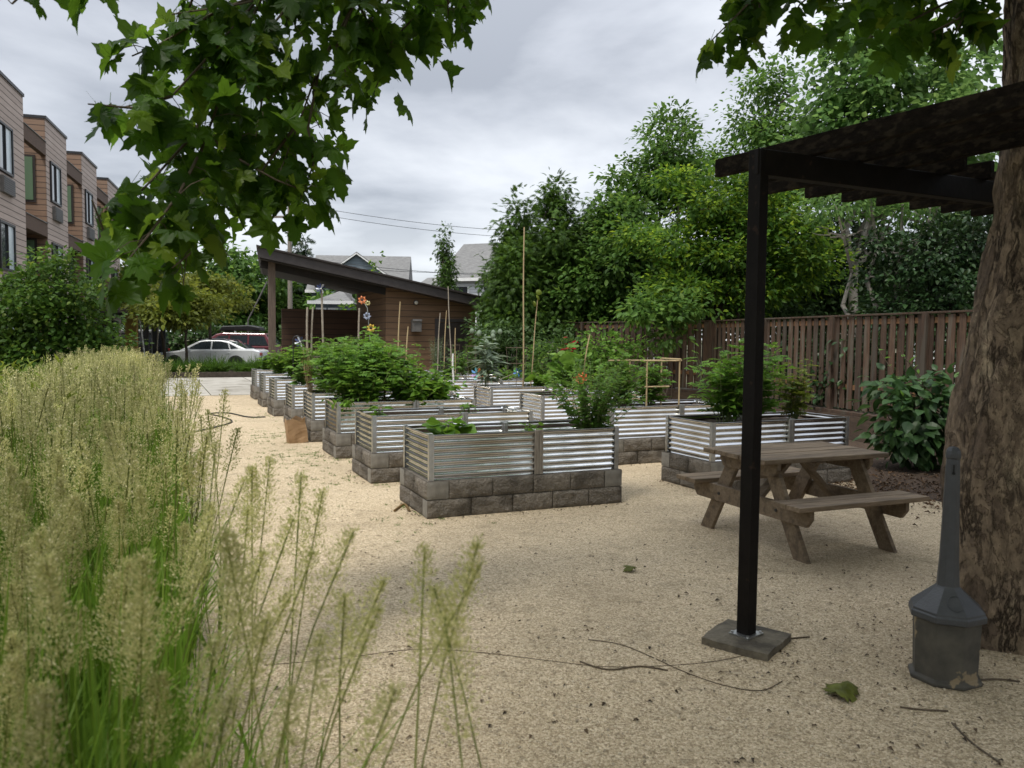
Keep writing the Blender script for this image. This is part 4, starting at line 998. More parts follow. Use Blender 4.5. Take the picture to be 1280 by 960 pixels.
ft = thing('flower_ornament', 'stake ornament with orange, blue and yellow metal flowers before the dark shed', 'garden ornament', b)
pts = [Vector((0, 0, 0))]+[AT(x, y, Y)-b for x, y in ((463, 428), (461, 405), (459, 385), (453, 374))]
mb = MB(); mb.tube(pts, .012, 7); mb.build('stem', M['galv_post'], ft, smooth=50)
for (x, y, r, col, nm) in ((453, 375, .10, (.62, .20, .07), 'orange_enamel'), (460, 379, .06, (.50, .46, .20), 'lime_enamel'), (459, 395, .09, (.30, .34, .45), 'blue_enamel'), (464, 410, .10, (.55, .36, .05), 'yellow_enamel')):
    c = AT(x, y, Y-.05)-b; mb = MB(); metal_flower(mb, c, r, 7); mb.build('flower', pc(nm, col), ft)
    mb = MB(); mb.lathe([(.002, -.02), (r*.25, -.01), (r*.28, .01), (.002, .02)], 10); mb.build('flower_centre', M['dark_trim'], ft, (c.x, c.y-.045, c.z), (R(90), 0, 0), smooth=50)
b = inbed(R_[2], .42, .15, .69); of = thing('orange_flower', 'bright orange ornament flower at the foot of the leaning cane', 'garden ornament', b)
c = AT(727, 473, b.y)-b; mb = MB(); mb.tube([(0, 0, 0), c], .006, 6); mb.build('stem', M['stem'], of)
mb = MB(); metal_flower(mb, c, .11, 9); metal_flower(mb, c+Vector((0, -.03, 0)), .07, 7); mb.build('petals', pc('orange_red_enamel', (.62, .11, .03)), of)
# shepherd hook
b = inbed(L_[5], .42, .12, .69); mb = MB(); pts = [Vector((0, 0, 0)), Vector((0, 0, .9))]
for k in range(9):
    a = math.pi*k/8; pts.append(Vector((.08-.08*math.cos(a), 0, .9+.08*math.sin(a))))
hk = tag(mb.tube(pts, .012, 8).build('shepherd_hook', M['black_metal'], loc=b, smooth=60), 'black iron shepherd hook standing over the far beds by the path', 'plant hook')
# wire tomato cages
cg = MB()
for z, r in ((.2, .15), (.5, .18), (.8, .2)):
    cg.tube([(r*math.cos(2*math.pi*k/16), r*math.sin(2*math.pi*k/16), z) for k in range(17)], .0045, 5)
for k in range(4):
    a = 2*math.pi*k/4; cg.tube([(.13*math.cos(a), .13*math.sin(a), 0), (.2*math.cos(a), .2*math.sin(a), .82)], .0045, 5)
cage0 = cg.build('wire_cage', M['twig'], loc=(0, 0, 0))
for k, (bb, x, y, lab) in enumerate(((R_[4], .75, .5, 'round wire cage beside the rainbow pinwheel'), (R_[5], .95, .45, 'round wire cage right of the lavender'), (R_[3], .75, .5, 'round wire cage right of the artichoke'), (L_[6], 1.75, .5, 'round wire cage in front of the open shed bay'), (L_[5], 1.3, .6, 'round wire cage left of the flower ornament'))):
    c = cage0 if k == 0 else cage0.copy()
    if k: COL.objects.link(c)
    c.location = inbed(bb, x, y, .69); tag(c, lab, 'wire cage', 'wire tomato cages')
# wooden trellis of canes
b = inbed(R_[1], .98, .45, .69); t = thing('cane_trellis', 'square trellis of bamboo canes round a tomato plant', 'trellis', b, RZB)
H = .70
for x, y in ((-.27, -.22), (.27, -.22), (.27, .22), (-.27, .22)):
    mb = MB(); mb.tube([(x, y, 0), (x, y, H)], .012, 7); mb.build('upright', M['tan_stick'], t, smooth=50)
for a, c, z in (((-.32, -.22), (.30, -.22), H-.01), ((-.62, .22), (.30, .22), H-.02), ((.27, -.25), (.27, .25), H+.01), ((-.3, -.22), (.1, -.22), .33)):
    mb = MB(); mb.tube([(a[0], a[1], z), (c[0], c[1], z)], .011, 7); mb.build('crossbar', M['tan_stick'], t, smooth=50)
# paper bag
b = G(372, 553); mb = MB(); nx = 8
def bagpt(x, y, z, k): return (x*(1-.10*z)+.012*MN.noise(Vector((x*9, y*9, z*8+k))), y*(1-.25*z)+.014*MN.noise(Vector((x*8+4, y*9, z*8))), z)
ring = [(-.15, -.09), (-.05, -.095), (.05, -.09), (.15, -.09), (.16, 0), (.15, .09), (.05, .095), (-.05, .09), (-.15, .09), (-.16, 0)]
V = []; nl = 8
for i in range(nl+1):
    z = .38*i/nl
    for j, (x, y) in enumerate(ring):
        zz = z+(.035*math.sin(j*2.3) if i == nl else 0); V.append(bagpt(x, y, zz, j))
F = [(i*10+j, i*10+(j+1) % 10, (i+1)*10+(j+1) % 10, (i+1)*10+j) for i in range(nl) for j in range(10)]+[tuple(range(9, -1, -1))]
mb.add(V, F); o = mb.build('paper_bag', M['bag'], loc=b, rot=(R(3), R(-7), R(28))); tag(o, 'crumpled open brown paper bag on the gravel against a bed', 'paper bag')
s = o.modifiers.new('thickness', 'SOLIDIFY'); s.thickness = .003
# hose and wires on the ground
def lying(name, label, cat, pix, r, m, z=None):
    P_ = [G(x, y) for x, y in pix]; out = []
    for i in range(len(P_)-1):
        p0, p1, p2, p3 = P_[max(i-1, 0)], P_[i], P_[i+1], P_[min(i+2, len(P_)-1)]
        for j in range(5):
            t = j/5; out.append(.5*((2*p1)+(p2-p0)*t+(2*p0-5*p1+4*p2-p3)*t*t+(3*p1-p0-3*p2+p3)*t**3))
    out.append(P_[-1]); o0 = out[0].copy()
    mb = MB(); mb.tube([p-o0+Vector((0, 0, r*1.1)) for p in out], r, 6)
    return tag(mb.build(name, m, loc=o0, smooth=60), label, cat)
lying('garden_hose', 'thin black hose curling across the gravel path beyond the grass', 'hose', [(205, 545), (240, 541), (268, 535), (290, 528), (278, 522), (262, 518), (285, 517), (310, 522), (332, 522)], .014, M['hose'])
lying('loose_wire', 'long thin dark wire looping over the foreground gravel to the footing', 'wire', [(330, 832), (420, 824), (520, 812), (600, 816), (700, 828), (760, 834), (840, 832), (900, 826), (950, 815)], .0018, M['twig'])
lying('dark_twig', 'thin branched root end lying across the gravel in mid foreground', 'twig', [(735, 800), (775, 806), (815, 822), (850, 838), (900, 856), (950, 864), (978, 852)], .0026, M['twig'])
for pix, lab in (([(725, 828), (760, 838), (800, 834), (835, 839)], 'short crooked twig beside the loose wire'), ([(1125, 885), (1150, 888), (1185, 890)], 'dark curved twig at the bottom right below the receptacle'), ([(1215, 852), (1245, 850), (1275, 853)], 'flat twig right of the receptacle foot'), ([(975, 800), (1000, 798), (1012, 797)], 'twig behind the concrete footing'), ([(1190, 905), (1215, 930), (1250, 955)], 'pale straight twig in the bottom right corner')):
    lying('twig', lab, 'twig', pix, .0045, M['twig'])['group'] = 'twigs on the gravel'
# fallen leaves
for (x, y, s, a, lab) in ((1042, 874, .17, .5, 'big curled green plane leaf lying on the gravel'), (792, 716, .10, 2.2, 'small yellowish leaf lying on the gravel left of the post')):
    g = G(x, y); V, F = place(TP, np.array([(0, 0, .03)]), np.array([(math.cos(a), math.sin(a), .06)]), np.array([(.15, -.2, 1.0)]), np.array([s]))
    o = mesh_np('fallen_leaf', V, F, M['fallen'], loc=g, smooth=True); tag(o, lab, 'leaf', 'fallen leaves')
    sl = o.modifiers.new('thickness', 'SOLIDIFY'); sl.thickness = .002
g = G(372, 640)
o = lying('dry_leaf_pile', 'dry curled orange leaf against the nearest bed base', 'leaf', [(493, 640), (505, 632), (512, 640)], .012, M['dry'])

# ------------------------------------------------------------------ picnic table
t = thing('picnic_table', 'weathered brown picnic table with attached benches behind the pergola post', 'picnic table', (2.40, 6.72, 0), R(22.5))
m = M['table_wood']; L = 1.30
mb = MB()
for k in range(5): mb.box((0, -.312+.156*k, .735+rnd.uniform(-.002, .002)), (L+rnd.uniform(-.012, .012), .148, .038))
mb.build('tabletop', m, t, bev=.006)
for s in (-1, 1):
    mb = MB()
    for k in (0, 1): mb.box((0, s*(.565+.148*k), .442), (L+rnd.uniform(-.01, .01), .141, .038))
    mb.build('bench_seat', m, t, bev=.006)
for e in (-1, 1):
    x = e*.44
    for s in (-1, 1):
        mb = MB(); b_, tp = Vector((x, s*.60, 0)), Vector((x, s*.20, .716))
        d = (tp-b_).normalized(); pr = Vector((0, d.z, -d.y)); w = .068
        # leg board with level cuts at the foot and the top
        ky = w/d.z
        V = [(x-.019, b_.y-ky, -.01), (x-.019, b_.y+ky, -.01), (x-.019, tp.y+ky, tp.z), (x-.019, tp.y-ky, tp.z)]
        V += [(x+.019, q[1], q[2]) for q in V]
        mb.add(V, [(3, 2, 1, 0), (4, 5, 6, 7), (0, 1, 5, 4), (1, 2, 6, 5), (2, 3, 7, 6), (3, 0, 4, 7)]); mb.build('leg', m, t, bev=.004)
    xo = x+e*.0395
    pol = [(-.73, .421), (.73, .421), (.73, .345), (.68, .281), (-.68, .281), (-.73, .345)]
    mb = MB(); V = [(xo-.019, y, z) for y, z in pol]+[(xo+.019, y, z) for y, z in pol]
    mb.add(V, [tuple(range(6)), tuple(range(11, 5, -1))]+[(i, i+6, (i+1) % 6+6, (i+1) % 6) for i in range(6)])
    for f in range(len(mb.f)): pass
    ob = mb.build('seat_support', m, t, bev=.004)
    mb = MB()
    for y in (-.36, .36): mb.tube([(xo+e*.018, y, .35), (xo+e*.026, y, .35)], .013, 8)
    mb.build('bolt', M['black_metal'], ob)
    pol = [(-.36, .7155), (.36, .7155), (.36, .66), (.31, .60), (-.31, .60), (-.36, .66)]
    mb = MB(); V = [(xo-.019, y, z) for y, z in pol]+[(xo+.019, y, z) for y, z in pol]
    mb.add(V, [tuple(range(6)), tuple(range(11, 5, -1))]+[(i, i+6, (i+1) % 6+6, (i+1) % 6) for i in range(6)]); mb.build('top_cleat', m, t, bev=.004)
    mb = MB(); mb.bar((e*.42, 0, .33), (e*.04, 0, .70), .085, .036, up=(1, 0, 1)); mb.build('brace', m, t, bev=.004)
mb = MB(); mb.box((0, 0, .70), (.10, .60, .034)); mb.build('middle_cleat', m, t, bev=.004)

# ------------------------------------------------------------------ cigarette receptacle
plast = mat('grey_plastic', (.046, .048, .052), (.062, .065, .070), 12, .42, bump=.0015, bscale=90)
dirty = mat('dirty_bucket', (.050, .046, .038), (.095, .086, .068), 9, .7, c3=(.26, .20, .12), scale3=5.5, t3=(.60, .615), bump=.002)
g = G(1180, 846); t = thing('cigarette_receptacle', 'grey octagonal smoking receptacle with tall neck beside the tree trunk', 'ash bin', (g.x, g.y, 0), R(-21))
mb = MB(); mb.lathe([(.165, 0), (.172, .004), (.172, .02), (.150, .028), (.158, .30), (.160, .318)], 8, a0=R(22.5)); mb.build('bucket', dirty, t, bev=.004)
mb = MB(); mb.lathe([(.168, .312), (.180, .318), (.180, .345), (.172, .352), (.172, .362), (.060, .462), (.054, .47), (.046, .60), (.033, 1.08), (.031, 1.105), (.036, 1.108), (.036, 1.128), (.033, 1.145), (.022, 1.160), (.002, 1.165)], 8, a0=R(22.5)); lid = mb.build('lid', plast, t, bev=.004)
hd = mat('slot_dark', (.008, .008, .008), (.012, .012, .012))
mb = MB(); mb.box((0, -.0325, 1.055), (.007, .006, .045)); mb.tube([(0, -.0355, 1.035), (0, -.0295, 1.035)], .0075, 10); mb.build('slot', hd, lid)
mb = MB(); mb.tube([(.055*math.cos(a)*.62, .026*math.sin(a)*.95, .055*math.sin(a)*.6) for a in [2*math.pi*k/20 for k in range(21)]], .0018, 5)
mb.build('emblem', plast, lid, (.02, -.1165, .412), (R(-8), 0, 0))

# ------------------------------------------------------------------ pergola
P0 = Vector((1.315, 4.36, 0)); BE = Vector((.905, .425, 0)).normalized(); RD = Vector((.51, -.86, 0)).normalized(); brz = math.atan2(BE.y, BE.x)
t = thing('pergola', 'dark timber pergola with steel posts built round the plane tree', 'pergola', P0, 0)
def pergola_post(loc, lab=None):
    mb = MB(); mb.box((0, 0, 1.37), (.077, .077, 2.655)); o = mb.build('post', M['dark_steel'], t, loc, (0, 0, brz+.25), bev=.004)
    mb = MB(); mb.box((0, 0, .052), (.145, .125, .008)); mb.build('base_plate', M['galv_post'], o)
    for dx, dy in ((.06, .05), (-.06, .05), (.06, -.05), (-.06, -.05)):
        mb = MB(); mb.tube([(dx, dy, .05), (dx, dy, .066)], .008, 6); mb.build('anchor_bolt', M['galv_post'], o)
    V = []; mb = MB(); nq = 10
    for j in range(nq+1):
        for i in range(nq+1):
            x, y = -.19+.38*i/nq, -.19+.38*j/nq; e = min(i, nq-i, j, nq-j)
            V.append((x+(.012*MN.noise(Vector((x*9, y*9, 5))) if e == 0 else 0), y+(.012*MN.noise(Vector((x*9, y*9, 9))) if e == 0 else 0), .047-(.008 if e == 0 else 0)+.004*MN.noise(Vector((x*14, y*14, 0)))))
    F = [(j*(nq+1)+i, j*(nq+1)+i+1, (j+1)*(nq+1)+i+1, (j+1)*(nq+1)+i) for j in range(nq) for i in range(nq)]
    bd = [i for i in range(nq+1)]+[(j+1)*(nq+1)-1 for j in range(1, nq+1)]+[nq*(nq+1)+i for i in range(nq-1, -1, -1)]+[j*(nq+1) for j in range(nq-1, 0, -1)]
    k = len(V); V += [(V[i][0], V[i][1], -.05) for i in bd]
    F += [(bd[i], k+i, k+(i+1) % len(bd), bd[(i+1) % len(bd)]) for i in range(len(bd))]
    mb.add(V, F); mb.build('footing', M['concrete'], t, loc, (0, 0, R(-38)), smooth=40)
pergola_post((0, 0, 0)); pergola_post(tuple(BE*3.6)); pergola_post(tuple(BE*.9+RD*3.4)); pergola_post(tuple(BE*4.5+RD*3.4))
mb = MB(); mb.bar(BE*-.038+Vector((0, 0, 2.63)), BE*3.9+Vector((0, 0, 2.63)), .073, .136); mb.build('beam', M['dark_steel'], t, bev=.004)
mb = MB(); mb.bar(BE*.6+RD*3.4+Vector((0, 0, 2.63)), BE*4.9+RD*3.4+Vector((0, 0, 2.63)), .073, .136); mb.build('beam', M['dark_steel'], t, bev=.004)
NR = Vector((RD.y, -RD.x, 0))
if NR.dot(BE) < 0: NR = -NR
tc_ = Vector((TRX+.2, TRY, 0))-P0
for k in range(11):
    c0 = BE*(.36+.36*k); a = c0-RD*(.70 if k < 2 else 1.0); bnd = c0+RD*3.75; z = 2.755
    off = (tc_-c0).dot(NR); al = (tc_-c0).dot(RD)
    spans = [(a, bnd)]
    if abs(off) < .44:
        w = math.sqrt(.5**2-off**2)+.03; spans = [(c0+RD*(al+w), bnd)]
        if al-w > -.9: spans.append((a, c0+RD*(al-w)))
    for p, q in spans:
        mb = MB(); mb.bar(p+Vector((0, 0, z)), q+Vector((0, 0, z)), (.045 if k else .05), .108); mb.build('rafter', M['rafter_wood'], t, bev=.004)
# ------------------------------------------------------------------ fence on its low wall
def fence(name, label, A, B_, z0, z1, nposts):
    A, B_ = Vector(A), Vector(B_); d = (B_-A); L = d.length; rz = math.atan2(d.y, d.x)
    t = thing(name, label, 'fence', A, rz, 'board fences along the right side')
    mb = MB(); mb.box((L/2, 0, z0-.06), (L, .26, .06)); mb.build('wall_cap', M['fence_wood'], t, bev=.006)
    mb = MB(); mb.box((L/2, .05, (z0-.09)/2-.05), (L, .22, z0-.09+.1)); mb.build('low_wall', mat('low_wall_wood', (.045, .030, .020), (.09, .06, .04), 5, .9, stretch=(1, 1, 6)), t)
    mb = MB()
    for zz in (z0+.38, z1-.10): mb.box((L/2, 0, zz), (L, .036, .085))
    mb.build('rail', M['rail_wood'], t)
    for s, off in ((-1, 0), (1, .105)):
        n = int(L/.205); mb = MB()
        for k in range(n):
            x = .06+off+k*.205
            if x > L-.05: break
            mb.box((x+rnd.uniform(-.006, .006), s*.028, (z0+z1)/2+rnd.uniform(-.012, .004)), (.122+rnd.uniform(-.012, .012), .017, z1-z0-.02), (0, rnd.uniform(-.006, .006), 0))
        mb.build('boards', M['fence_wood'], t)
    for k in range(nposts):
        x = L*k/(nposts-1); mb = MB(); mb.box((x, .075, (z1+.02)/2), (.09, .075, z1+.02)); mb.build('fence_post', M['fence_wood'], t, bev=.004)
    mb = MB(); mb.box((L/2, 0, z1+.012), (L, .13, .03)); mb.build('top_cap', M['fence_wood'], t, bev=.004)
    return t
FZ0, FZ1 = .50, 2.10
fence('board_fence', 'brown board fence with gaps running behind the picnic table', (8.3, 3.2, 0), (4.70, 18.6, 0), FZ0, FZ1, 8)
fence('board_fence', 'darker far board fence half hidden behind overhanging shrubs', (4.68, 18.72, 0), (.6, 23.6, 0), FZ0, FZ1, 4)

# ------------------------------------------------------------------ shed
S0 = (-6.90, 23.0); t = thing('garden_shed', 'brown garden shed with an open bay under a sloping dark roof', 'shed', (S0[0], S0[1], 0), RZB)
LW, LR, DP = 3.34, 6.25, 3.9
def skew(mb): mb.v = [(x+.62, y, z-.182*.62) if (x < .2 and y > 1) else (x, y, z) for x, y, z in mb.v]   # the plan narrows towards the back
def rz_(x): return 3.78-.182*x                                  # underside of the roof along the front
mb = MB(); pol = [(-.42, rz_(-.42)), (LR+.45, rz_(LR+.45)), (LR+.45, rz_(LR+.45)+.27), (-.42, rz_(-.42)+.27)]
mb.prism(pol, -.45, DP+.4); skew(mb); mb.build('roof', M['roof_edge'], t)
mb = MB(); pol = [(-.47, rz_(-.47)+.272), (LR+.5, rz_(LR+.5)+.272), (LR+.5, rz_(LR+.5)+.32), (-.47, rz_(-.47)+.32)]
mb.prism(pol, -.51, DP+.46); skew(mb); mb.build('roof_edge', M['dark_trim'], t)
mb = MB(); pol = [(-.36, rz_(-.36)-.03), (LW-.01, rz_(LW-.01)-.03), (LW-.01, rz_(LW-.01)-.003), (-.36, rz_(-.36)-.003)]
mb.prism(pol, -.40, DP+.35); skew(mb); mb.build('underroof_shade', M['underroof_shade'], t)  # panel added below the roof, its near-black colour standing for shade
mb = MB(); pol = [(LW, 0), (LR, 0), (LR, rz_(LR)-.003), (LW, rz_(LW)-.003)]
mb.prism(pol, 0, DP); mb.build('wall', M['shed_siding'], t)
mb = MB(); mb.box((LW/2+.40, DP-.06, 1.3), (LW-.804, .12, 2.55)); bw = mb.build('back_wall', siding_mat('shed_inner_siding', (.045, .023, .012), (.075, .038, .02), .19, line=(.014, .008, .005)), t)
mb = MB(); mb.box((.03, .42, 1.55), (.09, .62, 3.1)); mb.build('side_wall', M['shed_siding'], t)
for y in (0,):
    mb = MB(); mb.box((0, y, rz_(0)/2-.01), (.19, .17, rz_(0)-.004)); mb.build('post', mat('shed_post_wood', (.085, .060, .045), (.14, .105, .08), 5, .85, stretch=(5, 5, .5)), t, bev=.006)
mb = MB(); mb.bar((-.3, .05, rz_(-.3)-.135), (LW-.01, .05, rz_(LW)-.135), .1, .2); mb.build('roof_beam', M['underroof_shade'], t)
dr = MB(); dr.box((5.45, -.012, 1.08), (.92, .05, 2.10)); do = dr.build('door', M['dark_trim'], t, bev=.004)
mb = MB()
for x, w, z, h in ((4.95, .10, 1.10, 2.2), (5.95, .10, 1.10, 2.2)): mb.box((x, -.022, z), (w, .06, h))
mb.box((5.45, -.022, 2.2), (1.1, .062, .10)); mb.build('door_frame', M['roof_edge'], do, bev=.004)
mb = MB(); mb.tube([(5.08, -.04, 1.05), (5.08, -.09, 1.05)], .03, 10); mb.build('handle', M['galv_post'], do, smooth=40)
mb = MB(); mb.box((3.72+.55, -.12, 2.16), (.30, .22, .07), (R(-12), 0, 0)); mb.box((4.27, -.10, 1.99), (.29, .18, .32)); mb.build('vent_box', M['grille'], t, bev=.008)
mb = MB(); mb.lathe([(.07, 0), (.075, .03), (.06, .05)], 14); lp = mb.build('wall_lamp', M['black_metal'], t, (4.27, -.02, 2.72), (R(90), 0, 0), smooth=40)
mb = MB(); mb.lathe([(.055, .048), (.06, .08), (.04, .11), (.004, .12)], 14); mb.build('lamp_globe', mat('milky_glass', (.5, .48, .42), (.6, .57, .5), 4, .2), lp, smooth=60)
# bench table inside the open bay
o_ = W(S0, 2.3, 2.2); t2 = thing('work_table', 'slatted work table standing in the dark open bay of the shed', 'work table', o_, RZB)
mb = MB()
for k in range(5): mb.box((0, -.3+.15*k, 1.02), (1.5, .13, .03))
mb.build('table_top', M['grey_stick'], t2)
for x in (-.68, .68):
    for y in (-.28, .28): mb = MB(); mb.box((x, y, .5), (.07, .07, 1.0)); mb.build('leg', M['grey_stick'], t2)
for k in range(6): mb = MB(); mb.box((-.55+.22*k, -.27, .82), (.03, .03, .36)); mb.build('rung', M['fence_wood'], t2)

# ------------------------------------------------------------------ apartment building
AO = Vector((-16.3, 27.0, 0)); AD = Vector((-.293, .956, 0)); arz = math.atan2(AD.y, AD.x)
t = thing('apartment_building', 'three storey brown sided apartment building with recessed bays along the left', 'building', AO, arz)
HA = 9.5                                                        # local x along the facade, y towards its back
def awin(x0, x1, z0, z1, ac=True, green=False):
    w, h = x1-x0, z1-z0; xc, zc = (x0+x1)/2, (z0+z1)/2
    fr = MB()
    for a in (x0, x1): fr.box((a, -.022, zc), (.07, .09, h+.07))
    for z in (z0, z1): fr.box((xc, -.020, z), (w-.07, .085, .07))
    fr.box((xc, -.021, zc), (.05, .08, h-.07)); f = fr.build('window', M['black_metal'], t)
    for a, b, m_ in ((x0+.035, xc-.025, 'window_dark'), (xc+.025, x1-.035, 'window_pale')):
        mb = MB(); mb.box(((a+b)/2, -.006, zc), (b-a, .02, h-.07)); mb.build('pane', M[m_], f)
    if ac:
        mb = MB(); mb.box((xc+.1, -.05, z0-.42), (w*.8, .12, .5)); g_ = mb.build('air_conditioner', M['grille'], t)
        mb = MB()
        for k in range(7): mb.box((xc+.1, -.115, z0-.62+.066*k), (w*.74, .016, .032))
        mb.build('louvre', M['black_metal'], g_)
def abay(x0, x1, wx, full=True):
    mb = MB(); mb.box(((x0+x1)/2, 4, HA/2), (x1-x0, 8, HA)); mb.build('wall', M['apt_siding'], t)
    mb = MB(); mb.box(((x0+x1)/2, 4, HA+.04), (x1-x0+.08, 8.08, .10)); mb.build('parapet_cap', M['black_metal'], t)
    for z in (6.62, 3.62, .9):
        for a in wx: awin(a, a+1.45, z, z+1.42)
abay(-9, 0, (-7.0, -2.9))
for i in range(3):
    r0, r1 = 6*i, 6*i+2.8; w1 = 6*i+6
    abay(r1, w1, (r1+.5,))
    # recess: back wall, warm return wall with a window per storey, floor beams
    mb = MB(); mb.box(((r0+r1)/2, 5.2, HA/2-.3), (r1-r0-.004, 5.6, HA-.6)); mb.build('recess_wall', M['apt_warm'], t)
    mb = MB(); mb.box((r1-.012, 1.2, HA/2-.01), (.02, 2.36, HA-.03)); mb.build('return_wall', M['apt_warm'], t)
    for z in (8.15, 5.2, 2.3):
        mb = MB(); mb.box(((r0+r1)/2, .09, z+.24), (r1-r0-.004, .18, .48)); bm = mb.build('floor_beam', M['beam_brown'], t)
        mb = MB(); mb.box(((r0+r1)/2, .08, z+.50), (r1-r0-.004, .22, .03)); mb.build('flashing', M['grille'], bm)
        if z < 8: mb = MB(); mb.box(((r0+r1)/2, 1.3, z+.18), (r1-r0-.06, 2.2, .2)); mb.build('recess_floor', M['beam_brown'], t)
    for z in (6.5, 3.5, .6):
        fr = MB(); fr.box((r1-.03, 1.1, z+.8), (.05, 1.5, 1.7)); f = fr.build('window', M['dark_trim'], t)
        mb = MB(); mb.box((r1-.055, 1.1, z+.8), (.03, 1.34, 1.54)); mb.build('pane', M['window_green'], f)
# porch on the ground floor of the far end
mb = MB(); mb.box((12.4, -1.3, 2.75), (7, 2.6, .25)); mb.build('porch_roof', M['dark_trim'], t)
for x in (9.3, 12.3, 15.6): mb = MB(); mb.box((x, -2.4, 1.31), (.22, .22, 2.62)); mb.build('porch_post', M['black_metal'], t)
mb = MB(); mb.box((11.3, -1.5, 1.31), (.5, .5, 2.62)); mb.build('porch_pillar', M['yellow_wall'], t)
# ------------------------------------------------------------------ vehicles
def poly_on(mb, pts, y, z0, hw0, slope, off):
    """thin plate on the tumblehome side; pts in x,z; side sign in y."""
    def q(x, z, o): return (x, y*(hw0-slope*(z-z0)+o), z)
    n = len(pts); a = [q(x, z, .0) for x, z in pts]; b = [q(x, z, off) for x, z in pts]
    mb.add(a+b, [tuple(range(n)), tuple(reversed(range(n, 2*n)))]+[(i, i+n, (i+1) % n+n, (i+1) % n) for i in range(n)])
def vehicle(name, label, cat, loc, rz, body, cabin, zb, hwb, hwt, hw, paint, wins, wheels, wr, lights=True, group='vehicles parked in the street', extras=None):
    t = thing(name, label, cat, loc, rz, group)
    mb = MB(); mb.prism(body, -hw, hw); mb.build('body', paint, t, bev=.07)
    zt = max(z for x, z in cabin); sl = (hwb-hwt)/(zt-zb)
    mb = MB(); n = len(cabin); A = [(x, -(hwb-sl*(z-zb)), z) for x, z in cabin]; B = [(x, (hwb-sl*(z-zb)), z) for x, z in cabin]
    mb.add(A+B, [tuple(range(n)), tuple(reversed(range(n, 2*n)))]+[(i, i+n, (i+1) % n+n, (i+1) % n) for i in range(n)]); mb.build('cabin', paint, t, bev=.05)
    for s in (-1, 1):
        for w in wins:
            mb = MB(); poly_on(mb, w, s, zb, hwb, sl, .008); mb.build('side_window', M['window_dark'], t)
    # windscreen and rear window
    for (a, b) in ((cabin[0], cabin[1]), (cabin[-1], cabin[-2])):
        f0, f1 = .12, .9; mb = MB(); P_ = []
        for f in (f0, f1):
            x = a[0]+(b[0]-a[0])*f; z = a[1]+(b[1]-a[1])*f; h = (hwb-sl*(z-zb))-.09; P_.append((x, z, h))
        sx = -1 if a[0] < 0 else 1; o = .012
        V = [(P_[0][0]+sx*o, -P_[0][2], P_[0][1]+o), (P_[0][0]+sx*o, P_[0][2], P_[0][1]+o), (P_[1][0]+sx*o, P_[1][2], P_[1][1]+o), (P_[1][0]+sx*o, -P_[1][2], P_[1][1]+o)]
        V += [(x-sx*.02, y, z-.02) for x, y, z in V]; mb.add(V, [(0, 1, 2, 3), (7, 6, 5, 4), (0, 4, 5, 1), (1, 5, 6, 2), (2, 6, 7, 3), (3, 7, 4, 0)]); mb.build('windscreen', M['window_dark'], t)
    for x in wheels:
        for s in (-1, 1):
            mb = MB(); mb.lathe([(wr*1.16, -.01), (wr*1.16, .012)], 28); mb.build('wheel_arch', M['black_metal'], t, (x, s*(hw-.0), wr), (R(90), 0, 0))
            mb = MB(); mb.lathe([(wr*.6, -.1), (wr*.96, -.1), (wr, -.07), (wr, .07), (wr*.96, .1), (wr*.6, .1)], 28); w = mb.build('wheel', M['hose'], t, (x, s*(hw-.055), wr), (R(90), 0, 0), smooth=40)
            mb = MB(); mb.lathe([(wr*.62, -.085), (wr*.64, .0), (wr*.60, .09), (wr*.2, .10), (.02, .105)], 20); mb.build('rim', M['galv_post'], w, (0, 0, .0 if s < 0 else -.0), (0 if s < 0 else math.pi, 0, 0), smooth=40)
    xs = min(x for x, z in body); xe = max(x for x, z in body)
    if lights:
        for s in (-1, 1):
            mb = MB(); mb.box((xs+.05, s*(hw-.24), .68), (.12, .36, .14)); mb.build('headlight', M['window_pale'], t, bev=.02)
            mb = MB(); mb.box((xe-.04, s*(hw-.22), .76), (.10, .34, .14)); mb.build('tail_light', pc('tail_red', (.3, .02, .02)), t, bev=.02)
            mb = MB(); mb.box((wins[0][0][0]+.12, s*(hw+.06), zb+.06), (.10, .18, .12)); mb.build('mirror', paint, t, bev=.02)
    return t
def paint(n, c, r=.25):
    m, nt, N, L, B = new_mat(n); B.inputs['Base Color'].default_value = rgb(c); B.inputs['Roughness'].default_value = r; B.inputs['Coat Weight'].default_value = .7; B.inputs['Coat Roughness'].default_value = .05; B.inputs['Metallic'].default_value = .25
    return m
silver_p = paint('silver_paint', (.74, .76, .77)); maroon = paint('maroon_paint', (.13, .026, .036), .45); blackp = paint('black_paint', (.012, .013, .016)); whitep = paint('white_car_paint', (.7, .71, .72))
sed_body = [(-2.5, .28), (-2.55, .5), (-2.48, .70), (-2.2, .80), (-1.2, .93), (.0, .97), (1.3, .99), (2.2, 1.0), (2.48, .92), (2.52, .55), (2.45, .28)]
sed_cab = [(-1.35, .92), (-.50, 1.36), (-.15, 1.43), (.55, 1.43), (.95, 1.37), (1.85, .98)]
sed_win = [[(-1.0, .98), (-.38, 1.33), (.12, 1.36), (.12, .99)], [(.20, .99), (.20, 1.36), (.60, 1.36), (.92, 1.28), (1.02, 1.0)], [(1.08, 1.0), (.99, 1.27), (1.45, 1.04)]]
sd = vehicle('parked_car', 'silver four door sedan parked in front behind the grass tufts', 'car', (AT(265, 460, 39).x, 39.2, 0), R(2), sed_body, sed_cab, .95, .80, .60, .88, silver_p, sed_win, (-1.55, 1.35), .325)
for s in (-1, 1):
    for x in (.12, 1.0):
        mb = MB(); mb.box((x-.05 if x < 1 else x, s*.885, .80), (.20, .03, .035)); mb.build('door_handle', silver_p, sd)
